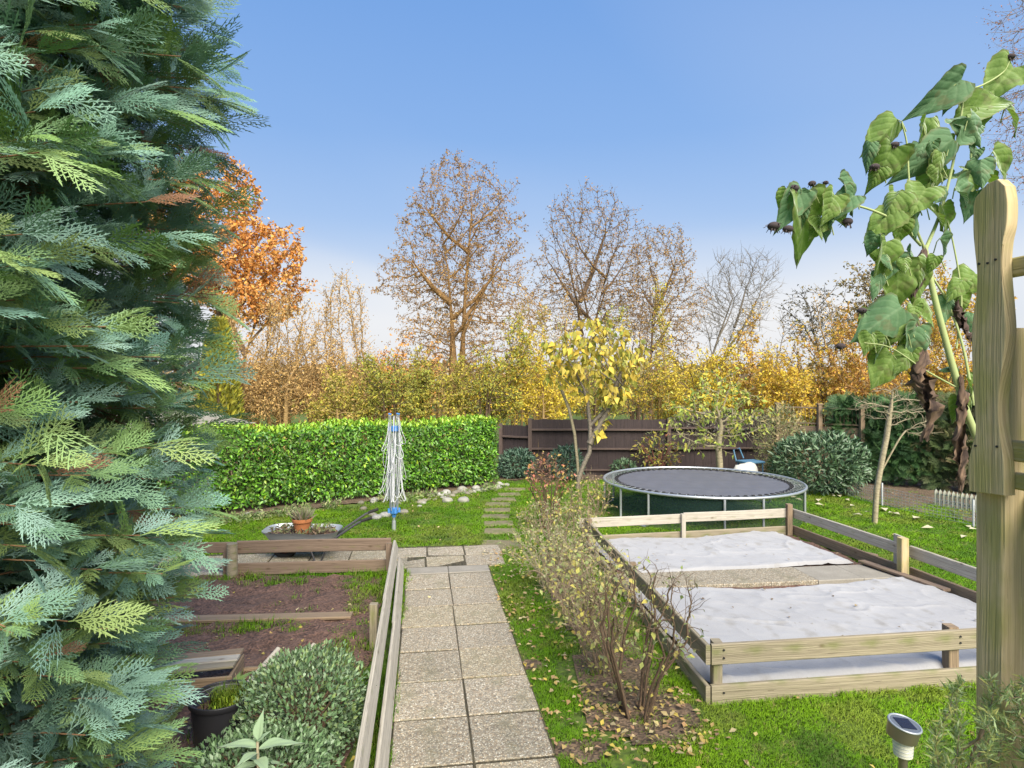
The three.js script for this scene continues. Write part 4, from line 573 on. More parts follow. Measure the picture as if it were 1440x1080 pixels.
for (const [s, px, top, hw, d, bk, label] of [[241, 762, 450, 40, 26, barkSand, 'bare sandy twigged bush beside the rounded nearly bare tree'], [242, 895, 440, 40, 27, barkBrown, 'bare brown twigged bush rising above the middle fence bay'], [243, 1085, 465, 42, 25, barkGrey, 'bare grey twigged bush rising behind the amber scrub'], [244, 1190, 450, 42, 24, barkSand, 'bare twigged bush rising behind the trellis and rhododendron']]) scrub(s, px, top, hw, d, bk, [...SAND, GOLD[1]], 900, label, 'coppice_bush', { n: 900, twig: 2, rb: .07, rt: .014, size: .10, stems: 7 });
{ // far tree line
  const R = rng(240), l = []; for (let k = 0; k < 15000; k++) { const x = (R() - .5) * 150, d = 46 + R() * 10, top = 3.1 + 1.3 * fbm(x * .12 + 50, 3, 3); l.push({ p: V(x, Math.pow(R(), .8) * top, -d), dir: rv(R), nrm: rv(R), s: .5 + R() * .4, c: tone(R, [[.24, .16, .08], [.30, .2, .07], [.2, .17, .07], [.34, .26, .10]]) }); }
  tag(instances('far_treeline', leafBroad, leafM, l, null, 'stuff'), 'far line of brown autumn trees closing the view', 'treeline', null, 'stuff');
}
{ // golden columnar conifer by the shed
  const R = rng(250), p = P(308, 600, 17.5).setY(0), t = thing('golden_conifer', 'golden green columnar conifer rising behind the shed roof', 'conifer', p), l = [], H = 4.2;
  part('trunk', new THREE.CylinderGeometry(.02, .1, 3.9, 8).translate(0, 1.95, 0), barkBrown, t);
  for (let k = 0; k < 6000; k++) { const y = Math.pow(R(), .9) * H, a = R() * 6.28, r = (.66 * Math.pow(1 - y / H, .55) + .04) * (.55 + .45 * Math.sqrt(R())) * (.85 + .3 * vn(a * 2 + 9, y * 2.5 + 9)); l.push({ p: V(Math.cos(a) * r, y, Math.sin(a) * r), dir: V(Math.cos(a), 1.1 + R() * .6, Math.sin(a)).add(rv(R).multiplyScalar(.4)), nrm: rv(R), s: .16 + R() * .1, c: tone(R, [[.38, .36, .025], [.46, .42, .03], [.22, .25, .02]], .2) }); }
  instances('crown', leafLong, leafM, l, t, 'stuff');
}
// ------------------------------------------------------------------ laurel hedge
const hA = at(-8.2, 0, 9.15), hB = at(-.42, 0, 14.25);
{
  const R = rng(260), t = thing('laurel_hedge', 'clipped glossy green laurel hedge along the lawn', 'hedge'), X = hB.clone().sub(hA), L = X.length(); X.normalize(); const N = V(-X.z, 0, X.x); if (N.z < 0) N.negate();   // N faces the garden
  const core = new GB(); for (let k = 0; k < 260; k++) { const s = R() * L, b = hA.clone().addScaledVector(X, s).addScaledVector(N, -(.25 + R() * .6)); const p1 = b.clone().add(V((R() - .5) * .2, .5, (R() - .5) * .2)), p2 = p1.clone().add(V((R() - .5) * .5, .7, (R() - .5) * .5)); core.tube([b.clone().setY(-.02), p1, p2], [.018, .013, .006], 5); } part('stems', core.build(), barkBrown, t).userData.kind = 'stuff';
  const l = [], pal = [[.085, .23, .018], [.12, .30, .022], [.16, .35, .03], [.05, .14, .02], [.035, .10, .02], [.13, .22, .05]], hi = [[.23, .40, .03], [.17, .36, .03], [.32, .45, .035]];
  for (let k = 0; k < 38000; k++) {
    const s = R() * L, y0 = R(), wob = .34 * (fbm(s * 2.2 + 10, y0 * 4 + 10, 3) - .5), topH = 1.50 + .10 * (fbm(s * 1.2 + 40, 2, 3) - .5) + .035 * Math.sin(s * 2.3), f = R(); let q, y, out;
    if (f < .6) { y = .10 + (topH - .10) * y0; q = wob - Math.pow(R(), 1.6) * .22 - .10 * Math.max(0, .25 - y) * 2; out = N.clone(); } else if (f < .82) { y = topH - Math.pow(R(), 1.6) * .18; q = -R() * 1.0; out = V(0, 1, 0); } else if (f < .92) { y = .12 + (topH - .12) * y0; q = -1.05 + R() * .2; out = N.clone().negate(); } else { y = .1 + (topH - .1) * y0; q = -.2 - R() * .5; out = rv(R); }
    let ss = s; if (R() < .07) { ss = L + (R() - .5) * .2; q = -R() * 1.05; out = X.clone(); }
    const p = hA.clone().addScaledVector(X, ss).addScaledVector(N, q).setY(y), up = f < .6 ? 0 : .3;
    const shoot = f >= .6 && f < .82 && R() < .55; l.push({ p: shoot ? p.add(V(0, R() * .09, 0)) : p, dir: rv(R).add(V(0, shoot ? 1 : .15 - R() * .5, 0)).addScaledVector(out, .55), nrm: rv(R).multiplyScalar(.75).addScaledVector(out, .8).add(V(0, .6, 0)), s: .05 + R() * .065, c: tone(R, shoot || R() < .06 ? hi : pal, .25) });
  }
  instances('leaves', leafOval, leafGloss, l, t, 'stuff');
}
// low plants at the hedge foot
{
  const R = rng(262), l = []; for (let k = 0; k < 3000; k++) { const q = R(), p = at(-6.6, 0, 9.55).lerp(at(-.35, 0, 13.9), q).add(V((R() - .3) * .5, 0, (R() - .1) * .55)); if (fbm(p.x * 2 + 20, p.z * 2 + 50, 2) < .46) continue; l.push({ p: p.setY(.02 + R() * .12), dir: rv(R).add(V(0, .6, 0)), nrm: rv(R).add(V(0, 1, 0)), s: .05 + R() * .05, c: tone(R, [[.17, .26, .06], [.24, .30, .10], [.12, .20, .04], [.34, .34, .16]]) }); }
  tag(instances('ground_cover', leafOval, leafM, l, null, 'stuff'), 'low leafy ground cover along the foot of the laurel hedge', 'plants', null, 'stuff');
}
// ------------------------------------------------------------------ garden trees
tree({ name: 'mulberry_tree', label: 'small curved-trunk tree with drooping yellow leaves by the dark fence', seed: 301, d: 13.7, base: 812, trunk: [[[812, GY], [814, 672], [820, 655], [829, 636], [830, 606], [826, 560]], ], lobes: [[838, 500, 70, 46], [795, 505, 36, 40], [870, 525, 36, 34], [835, 465, 40, 22], [785, 530, 20, 24], [850, 550, 50, 22], [890, 500, 22, 34]], n: 560, step: .12, rBase: .085, rTip: .008, bark: barkGrey, twig: 0, leaf: leafGeo(.60, .14, .22), leafN: 1050, pal: [[.68, .47, .05], [.52, .42, .05], [.40, .38, .05], [.66, .52, .10], [.28, .33, .05]], leafSize: .17, leafSpread: .14, droop: .75, depth: .9, thr: .0135, taper: .55, limbs: 4 });
tree({ name: 'fruit_tree', label: 'spreading small fruit tree with sparse green leaves behind the trampoline', seed: 302, d: 13.9, base: 1014, trunk: [[[1014, GY], [1012, 650], [1010, 628], [1014, 600], [1010, 580]]], lobes: [[1005, 575, 72, 34], [955, 600, 30, 28], [1045, 590, 40, 40], [1020, 540, 45, 25], [985, 625, 45, 18]], n: 480, step: .12, rBase: .075, rTip: .006, bark: barkPale, twig: 1, twigLen: .16, leaf: leafOval, leafN: 850, pal: [[.30, .40, .06], [.40, .46, .08], [.20, .30, .05], [.48, .44, .08]], leafSize: .115, leafSpread: .1, droop: .45 });
tree({ name: 'apple_tree', label: 'bare pale-barked young tree standing alone on the lawn by the wire edging', seed: 303, d: 10.35, base: 1230, trunk: [[[1230, GY], [1233, 690], [1240, 650], [1247, 615], [1252, 580], [1256, 548]], [[1237, 668], [1252, 640], [1262, 622]]], lobes: [[1245, 570, 38, 26], [1285, 580, 34, 28], [1215, 572, 20, 18], [1290, 605, 26, 18], [1262, 545, 20, 12]], n: 340, step: .085, rBase: .05, rTip: .005, bark: barkPale, twig: 2, twigLen: .13, leafN: 0, depth: 1, jit: .4 });
// thin stem and shrubs along the dark fence
tree({ name: 'sapling', label: 'slender grey sapling stem beside the curved-trunk yellow tree', seed: 304, d: 14.1, base: 814, trunk: [[[814, GY], [812, 650], [808, 610], [800, 575], [788, 545]]], lobes: [[790, 540, 18, 20]], n: 30, step: .12, rBase: .038, rTip: .006, bark: barkPale, leafN: 0 });
function bush({ name, label, seed, p, rx, ry, rz, leafN, leaf, mat, pal, size, stems = 8, group, bark = barkBrown, cy, hollow = .5, up = .4, bottom = 0 }) {
  const R = rng(seed), t = thing(name, label, 'shrub', p, 0, group), gb = new GB(), c = V(0, cy ?? ry, 0), l = [];
  for (let k = 0; k < stems; k++) { const d = rv(R); d.y = Math.abs(d.y) + .3; const e = c.clone().add(V(d.x * rx * .8, d.y * ry * .55, d.z * rz * .8)); gb.tube([V(d.x * .06, -.02, d.z * .06), V(d.x * rx * .3, e.y * .5, d.z * rz * .3), e], [.016, .011, .004], 5); } part('stems', gb.build(), bark, t);
  for (let k = 0; k < leafN; k++) { const d = rv(R), r = Math.cbrt(hollow ** 3 + R() * (1 - hollow ** 3)) * (.78 + .42 * fbm(d.x * 2.2 + 20, d.y * 2.2 + d.z * 2.2 + 20, 3)), q = V(c.x + d.x * rx * r, c.y + d.y * ry * r, c.z + d.z * rz * r); if (q.y < bottom + .02) continue; l.push({ p: q, dir: rv(R).add(d).add(V(0, up, 0)), nrm: rv(R).add(V(d.x, d.y + .8, d.z)), s: size * (.7 + R() * .6), c: tone(R, pal) }); }
  instances('foliage', leaf, mat, l, t, 'stuff'); return t;
}
const DARKG = [[.035, .075, .03], [.055, .10, .045], [.08, .13, .06], [.045, .085, .05]];
bush({ name: 'rhododendron', label: 'dense dark rhododendron mound in front of the trellis fence', seed: 310, p: P(1155, 690, 13.3).setY(0), rx: 1.05, ry: .66, rz: .9, leafN: 4200, leaf: leafLong, mat: leafGloss, pal: [[.07, .13, .06], [.11, .18, .09], [.15, .22, .13], [.05, .10, .05]], size: .14, hollow: .72 });
bush({ name: 'rose_bush', label: 'thin yellow and red twigged bush in front of the dark fence', seed: 311, p: P(925, 668, 15.2).setY(0), rx: .62, ry: .62, rz: .5, leafN: 420, leaf: leafOval, mat: leafM, pal: [[.50, .44, .06], [.30, .34, .06], [.34, .14, .07], [.14, .19, .08]], size: .11, stems: 22, hollow: .3, bark: barkTex([.2, .07, .05], [.34, .15, .1], 8) });
bush({ name: 'evergreen_shrub', label: 'blue-green evergreen shrub at the hedge end by the low fence bay', seed: 312, p: P(727, 672, 15.4).setY(0), rx: .5, ry: .36, rz: .4, leafN: 1500, leaf: leafLong, mat: leafSatin, pal: [[.07, .14, .09], [.11, .19, .12], [.05, .10, .07]], size: .12, hollow: .6 });
bush({ name: 'evergreen_shrub', label: 'blue-green evergreen shrub beside the curved trunk of the yellow tree', seed: 313, p: P(796, 672, 15.1).setY(0), rx: .42, ry: .42, rz: .36, leafN: 1300, leaf: leafLong, mat: leafSatin, pal: [[.08, .16, .10], [.13, .21, .13], [.05, .10, .07]], size: .12, hollow: .6 });
bush({ name: 'evergreen_shrub', label: 'small low evergreen shrub beside the thin red twigged bush', seed: 314, p: P(878, 668, 15.2).setY(0), rx: .32, ry: .25, rz: .3, leafN: 700, leaf: leafLong, mat: leafSatin, pal: [[.06, .12, .06], [.10, .16, .08]], size: .10, hollow: .6 });
bush({ name: 'variegated_bush', label: 'pale speckled tall bush between the fruit tree and the trellis fence', seed: 315, p: P(1097, 660, 14.7).setY(0), rx: .62, ry: .98, rz: .5, leafN: 2400, leaf: leafLong, mat: leafM, pal: [[.24, .26, .10], [.34, .28, .13], [.16, .20, .07], [.40, .33, .16]], size: .10, stems: 16, hollow: .4, bark: barkTwig });
bush({ name: 'ivy_clump', label: 'dark ivy clump spilling over the top of the dark fence', seed: 316, p: P(1020, 600, 15.9).setY(1.0), cy: .36, rx: 1.5, ry: .34, rz: .25, leafN: 1300, leaf: leafOval, mat: leafSatin, pal: [[.10, .10, .08], [.16, .14, .09], [.08, .07, .07]], size: .09, stems: 14 });

// ------------------------------------------------------------------ evergreen hedge at the border: flat sprays
function sprayGeo(seed, dense = 1) {                        // flat scaly conifer spray, one unit long, lying in its x-z plane
  const R = rng(seed), g = new GB(), W = .0092;
  const strip = (a, b, w) => { const d = b.clone().sub(a), s = V(-d.z, 0, d.x).normalize().multiplyScalar(w), m = a.clone().lerp(b, .6), i0 = g.count, lift = V(0, w * .7, 0), n = V(0, 1, 0); for (const p of [a.clone().addScaledVector(s, .6), a.clone().addScaledVector(s, -.6), m.clone().add(s), m.clone().sub(s), b, m.clone().add(lift), a.clone().add(lift)]) g.v(p, n, 0, 0); g.i.push(i0, i0 + 6, i0 + 2, i0 + 6, i0 + 5, i0 + 2, i0 + 6, i0 + 1, i0 + 3, i0 + 6, i0 + 3, i0 + 5, i0 + 2, i0 + 5, i0 + 4, i0 + 5, i0 + 3, i0 + 4); };
  const bow = p => V(p.x, p.y - .16 * p.x * p.x - .10 * p.z * p.z * 4, p.z), axis = [];
  const curv = (R() - .5) * .3; const ax = s => V(s, 0, curv * s * s * .5);
  for (let k = 0; k < 10; k++) { const a = bow(ax(k / 10)), b = bow(ax((k + 1.15) / 10)); strip(a, b, W * 1.1); }
  const n = Math.round(14 * dense); for (let k = 0; k < n; k++) { const s = .05 + .93 * k / n, sd = k % 2 ? 1 : -1, L = (.46 * Math.pow(1 - s, .7) + .05) * (.7 + R() * .5), an = (.56 + (R() - .5) * .24), o = ax(s), dir = V(Math.cos(an), 0, sd * Math.sin(an)); const q = t => bow(o.clone().addScaledVector(dir, L * t).add(V(t * t * L * .25, 0, 0)).add(V(0, .02 * Math.sin(k * 3), 0)));
    const seg = L > .15 ? 3 : 2; for (let j = 0; j < seg; j++) strip(q(j / seg), q((j + 1.2) / seg), W);
    const m = Math.round(L / .044 * dense); for (let j = 0; j < m; j++) { const t = .12 + .85 * j / m, s2 = j % 2 ? 1 : -1, l2 = (.090 * Math.pow(1 - t, .6) + .026) * (.7 + R() * .5) * Math.min(1, L * 5), a2 = an * sd + s2 * (.52 + (R() - .5) * .25), b0 = q(t), e = b0.clone().add(V(Math.cos(a2) * l2, (R() - .6) * .012, Math.sin(a2) * l2)); strip(b0, e, W * .9); if (l2 > .06) { const b1 = b0.clone().lerp(e, .45), a3 = a2 + (R() < .5 ? .6 : -.6); strip(b1, b1.clone().add(V(Math.cos(a3) * l2 * .5, 0, Math.sin(a3) * l2 * .5)), W * .8); } } }
  const o = g.build(); o.computeVertexNormals(); return o;
}
const sprays = [sprayGeo(1), sprayGeo(2, .85), sprayGeo(3, 1.2), sprayGeo(4, 1.05)];
const sprayM = new THREE.MeshPhysicalMaterial({ roughness: .62, side: THREE.DoubleSide });
{
  const R = rng(320), t = thing('evergreen_hedge', 'tall dark green evergreen hedge behind the wire edging', 'hedge'), A = P(1172, 600, 15.0).setY(0), B = P(1490, 600, 12.2).setY(0), X = B.clone().sub(A), L = X.length(); X.normalize(); const N = V(-X.z, 0, X.x); if (N.z < 0) N.negate();
  const gb = new GB(); for (let k = 0; k < 9; k++) { const p = A.clone().addScaledVector(X, L * (k + .5) / 9).addScaledVector(N, -.5); gb.tube([p.clone().setY(-.05), p.clone().add(V(.05, 1, .03)), p.clone().add(V(0, 2, 0))], [.05, .04, .015], 6); } part('trunks', gb.build(), barkBrown, t).userData.kind = 'stuff';
  const ls = [[], [], [], []]; for (let k = 0; k < 5200; k++) { const s = R() * L, top = 1.72 + .06 * s + .22 * fbm(s * 1.5 + 9, 3, 3), y = .15 + Math.pow(R(), .85) * (top - .1), w = .35 * (fbm(s * 1.5 + 30, y * 1.5 + 30, 3) - .5) - .25 * Math.pow(y / top, 3), f = R(), q = f < .75 ? w - R() * .25 : -R(); ls[k % 4].push({ p: A.clone().addScaledVector(X, s).addScaledVector(N, q).setY(f < .75 ? y : top - R() * .15), dir: N.clone().multiplyScalar(.6).add(V(0, .35 - R() * .3, 0)).add(rv(R).multiplyScalar(.8)), nrm: rv(R).add(V(0, .9, 0)).addScaledVector(N, .6), s: .26 + R() * .16, c: tone(R, s < L * .45 ? [[.05, .13, .035], [.08, .17, .05], [.035, .09, .03]] : [[.07, .12, .035], [.11, .16, .05], [.05, .085, .03], [.16, .13, .06]], .3) }); }
  ls.forEach((l, k) => instances('sprays', sprays[k], sprayM, l, t, 'stuff'));
}
// ------------------------------------------------------------------ big blue-green cypress beside the viewer
{
  const R = rng(330), cx = -2.98, cz = -2.62, t = thing('cypress', 'large blue-green cypress with flat feathery sprays filling the side of the view', 'conifer', V(cx, 0, cz));
  const wood = new GB(), ls = [[], [], [], []], trunkTop = 7.4; wood.tube([V(0, -.05, 0), V(.03, 2, .02), V(-.02, 4.5, 0), V(0, trunkTop, 0)], [.17, .14, .08, .02], 10);
  const outer = [[.18, .315, .25], [.15, .285, .215], [.215, .345, .29], [.175, .32, .20]], inner = [[.165, .285, .085], [.195, .30, .09], [.165, .29, .125], [.21, .29, .095]];
  const arms = 1500; for (let k = 0; k < arms; k++) {
    const y0 = .05 + (k + R()) / arms * 6.6, az = R() * 6.2832, env = (1.35 - .10 * Math.max(0, y0 - 3)) * (.84 + .30 * fbm(az * 1.6 + 12, y0 * 1.3 + 12, 3)) * (y0 > 5.5 ? 1 - (y0 - 5.5) * .45 : y0 < 1.1 ? .84 : y0 < 1.75 ? .98 : y0 < 2.25 ? .9 : y0 > 2.5 ? 1 + .13 * Math.min(1, (y0 - 2.5)) : 1), rise = .15 + R() * 1.5, side = (R() - .5) * 1.2, D = V(Math.cos(az), 0, Math.sin(az)), S = V(-D.z, 0, D.x), pt = q => V(0, y0, 0).addScaledVector(D, env * q).addScaledVector(S, side * q * q * .5).add(V(0, rise * (q - .55 * q * q) * .9, 0));
    const pts = []; for (let j = 0; j <= 6; j++) pts.push(pt(j / 6)); wood.tube(pts, pts.map((_, j) => .008 * (1 - j / 7) + .0015), 4);
    const young = R() < .5, n = 28; const roll = (R() - .5) * 2.4;
    for (let j = 0; j < n; j++) { const q = .26 + .76 * (j + R() * .6) / n, p = pt(Math.min(1, q)), tg = pt(q + .03).sub(pt(q)).normalize(), sd = j % 2 ? 1 : -1, tip = j === n - 1, dir = tg.clone().multiplyScalar(tip ? 1 : .6).addScaledVector(S, tip ? 0 : sd * (.35 + R() * .45)).add(V(0, (R() - .25) * .9, 0)).add(rv(R).multiplyScalar(.25)), nrm = V(0, .65, 0).addScaledVector(D, .75).addScaledVector(S, roll * .35).add(rv(R).multiplyScalar(.75));
      const blue = R() < (young ? .9 : .25); ls[Math.floor(R() * 4)].push({ p, dir, nrm, s: (.12 + R() * .17) * (tip ? 1.15 : 1), c: R() < .012 ? [.20, .10, .055] : tone(R, blue ? outer : inner, .22) }); }
  }
  part('trunk', wood.build(), barkTex([.16, .085, .045], [.34, .19, .10], 9), t);
  ls.forEach((l, k) => instances('sprays', sprays[k], sprayM, l, t, 'stuff'));
}
// ------------------------------------------------------------------ currant bushes along the path
function twigBush({ name, label, seed, p, stems, h, spread, leafN, pal, size, bark, n = 160, lean = V(0, 0, 0), rb = .014, rt = .0028, group, flowers }) {
  const R = rng(seed), t = thing(name, label, 'shrub', p, 0, group), roots = []; for (let k = 0; k < stems; k++) { const a = R() * 6.28, r = .04 + R() * .07, o = spread * (.25 + R() * .6); roots.push([V(Math.cos(a) * r, -.03, Math.sin(a) * r), V(Math.cos(a) * (r + o * .3), h * .25, Math.sin(a) * (r + o * .3)), V(Math.cos(a) * o + lean.x * .5, h * .52, Math.sin(a) * o + lean.z * .5)]); }
  const pts = inEnv(R, ellipsoid(V(lean.x, h * .68, lean.z), spread, h * .36, spread), n), gb = new GB(), nd = woody(colonize({ R, roots, pts, step: .045, infl: .5, kill: .07, iters: 120, trop: V(0, .22, 0), jit: .35 }), rb, rt, gb, 1.1); nd.forEach(d => { if (d.r < .004) d.r = Math.max(d.r, rt); });
  const tips = addTwigs(gb, nd, R, 1, .11, rt * .75, .5, rt * 2.4); part('stems', gb.build(), bark, t);
  instances('leaves', leafBroad, leafM, foliage(R, spots(nd, rt * 3).concat(tips), leafN, { size, spread: .02, droop: .25, pal, flat: .5 }), t, 'stuff'); return t;
}
const CUR = [[.34, .36, .10], [.46, .42, .09], [.22, .29, .08], [.52, .44, .09], [.30, .26, .13], [.26, .31, .12]], cg = 'currant bushes along the path';
twigBush({ name: 'currant_bush', label: 'open many-stemmed currant bush in bare earth by the corner of the sheeted bed', seed: 401, p: at(.90, 0, 4.36), stems: 15, h: 1.08, spread: .48, leafN: 230, pal: CUR, size: .045, bark: barkBrown, n: 300, rb: .013, lean: V(.06, 0, 0) });
twigBush({ name: 'currant_bush', label: 'currant bush with yellowing leaves between the open bush and the tangled bush', seed: 402, p: at(.76, 0, 5.05), stems: 13, h: .95, spread: .46, leafN: 520, pal: CUR, size: .045, bark: barkTwig, n: 300, rb: .013, lean: V(-.08, 0, 0) });
twigBush({ name: 'currant_bush', label: 'tangled grey-twigged currant bush midway along the bed rail', seed: 403, p: at(.66, 0, 5.9), stems: 14, h: .82, spread: .52, leafN: 800, pal: [...CUR, [.34, .34, .18]], size: .04, bark: barkTwig, n: 480, rb: .012 });
twigBush({ name: 'currant_bush', label: 'low bush of pale dry twigs beside the path end', seed: 404, p: at(.46, 0, 7.0), stems: 16, h: .72, spread: .60, leafN: 900, pal: [...CUR, [.36, .35, .2]], size: .04, bark: barkPale, n: 520, rb: .011 });
twigBush({ name: 'currant_bush', label: 'dense pale twiggy bush at the back corner of the sheeted bed', seed: 405, p: at(.60, 0, 8.1), stems: 16, h: .85, spread: .56, leafN: 850, pal: [...CUR, [.36, .35, .2]], size: .042, bark: barkTwig, n: 500, rb: .012 });
twigBush({ name: 'red_leaved_shrub', label: 'upright shrub with pinkish red leaves and dry stalks near the stepping stones', seed: 406, p: at(.62, 0, 10.0), stems: 18, h: 1.25, spread: .40, leafN: 480, pal: [[.50, .14, .09], [.44, .20, .13], [.36, .30, .09], [.52, .40, .07], [.34, .13, .10]], size: .06, bark: barkBrown, n: 320, rb: .015 });
twigBush({ name: 'dry_shrub', label: 'thin shrub of dry purplish stems behind the back rail', seed: 407, p: at(1.2, 0, 9.5), stems: 14, h: .95, spread: .40, leafN: 350, pal: [[.46, .40, .08], [.34, .22, .14], [.30, .32, .08]], size: .055, bark: barkTwig, n: 260, rb: .010 });
// ------------------------------------------------------------------ small-leaved bush, sage and foreground plants
bush({ name: 'small_leaved_bush', label: 'low rounded grey-green small-leaved bush inside the bed rail', seed: 411, p: at(-1.36, 0, 3.98), rx: .44, ry: .36, rz: .46, cy: .28, leafN: 8200, leaf: leafGeo(.5, .1, .05), mat: leafSatin, pal: [[.10, .18, .08], [.15, .24, .12], [.065, .13, .05], [.21, .29, .18], [.14, .20, .06]], size: .034, stems: 26, hollow: .55, up: .7 });
bush({ name: 'small_leaved_bush', label: 'lower grey-green small-leaved bush around the grey sage plant', seed: 412, p: at(-1.42, 0, 3.42), rx: .46, ry: .22, rz: .34, cy: .2, leafN: 5200, leaf: leafGeo(.5, .1, .05), mat: leafSatin, pal: [[.095, .17, .07], [.145, .235, .11], [.065, .13, .05], [.2, .28, .17]], size: .034, stems: 18, hollow: .5, up: .7 });
const broadLeaf = (L, W, fold, droop, nx = 8, nz = 4, outline = s => Math.sin(Math.PI * Math.pow(s, .7))) => { const g = new GB(); for (let i = 0; i <= nx; i++) for (let j = -nz; j <= nz; j++) { const s = i / nx, q = j / nz, w = outline(s) * W / 2; g.v(V(s * L * (1 - .12 * q * q), -droop * s * s * L + Math.abs(q) * w * fold + .012 * L * Math.sin(j * 2.1 + i * 1.3) * Math.abs(q), q * w), V(0, 1, 0), s, q); } const c = 2 * nz + 1; for (let i = 0; i < nx; i++) for (let j = 0; j < 2 * nz; j++) { const a = i * c + j; g.i.push(a, a + 1, a + c, a + c, a + 1, a + c + 1); } const o = g.build(); o.computeVertexNormals(); return o; };
{
  const R = rng(421), t = thing('sage_plant', 'grey-green felted sage plant with broad leaves by the black planter', 'plant', P(362, 1075, 3.22).setY(0)), y0 = P(362, 1075, 3.22).y, m = new THREE.MeshPhysicalMaterial({ color: lin(.24, .34, .20), roughness: .9, side: THREE.DoubleSide, transmission: .2, sheen: .4 });
  part('stem', new GB().tube([V(0, -.02, 0), V(.01, y0 * .6, 0), V(.0, y0 + .12, .0)], [.012, .010, .007], 8).build(), barkPale, t);
  for (const [a, el, L, yy] of [[1.5, 1.35, .15, .13], [1.0, .5, .09, .12], [3.1, .25, .22, .09], [.15, .32, .24, .08], [2.4, .05, .20, .02], [.6, -.1, .17, 0], [4.4, .4, .16, .06], [5.4, .3, .18, .03], [3.6, .1, .2, .0], [-.2, -.05, .2, -.02]]) { const lf = part('leaf', broadLeaf(L, L * .36, .35, .28), m, t); lf.position.set(0, y0 + yy, 0); lf.rotation.set(0, 0, 0); lf.rotateY(a); lf.rotateZ(el); }
  const w = thing('weed_plant', 'leafy green weed growing beside the black planter', 'plant', at(-1.93, 0, 4.22)), wm = leafy(lin(.16, .27, .05), .3); for (let k = 0; k < 16; k++) { const lf = part('leaf', broadLeaf(.12 + R() * .06, .05, .3, .4), wm, w); lf.position.set((R() - .5) * .1, .06 + R() * .3, (R() - .5) * .1); lf.rotateY(R() * 6.28); lf.rotateZ(.2 + R() * .5); }
  part('stem', new GB().tube([V(0, 0, 0), V(.02, .2, .01), V(0, .38, 0)], [.006, .005, .003], 6).build(), barkTwig, w);
}
{ // feathery grey-green shrub at the post foot
  const R = rng(431), p = P(1392, 1010, 1.98), t = thing('feathery_shrub', 'feathery silver-green shrub in front of the wavy fence post', 'shrub', p.clone().setY(0)), roots = []; for (let k = 0; k < 9; k++) { const a = R() * 6.28; roots.push([V(Math.cos(a) * .05, -.02, Math.sin(a) * .05), V(Math.cos(a) * .1, .5, Math.sin(a) * .1), V(Math.cos(a) * .16, p.y - .22, Math.sin(a) * .12)]); }
  const gb = new GB(), nd = woody(colonize({ R, roots, pts: inEnv(R, ellipsoid(V(.06, p.y - .10, 0), .25, .24, .18), 260), step: .03, infl: .4, kill: .045, iters: 90, trop: V(0, .2, 0) }), .012, .0016, gb, 1); part('stems', gb.build(), barkTwig, t);
  instances('needles', leafGeo(.16, .02, .05), leafM, foliage(R, spots(nd, .004), 8000, { size: .032, spread: .02, droop: -.2, flat: 0, pal: [[.26, .36, .12], [.34, .44, .22], [.22, .32, .08], [.42, .42, .12]] }), t, 'stuff');
}
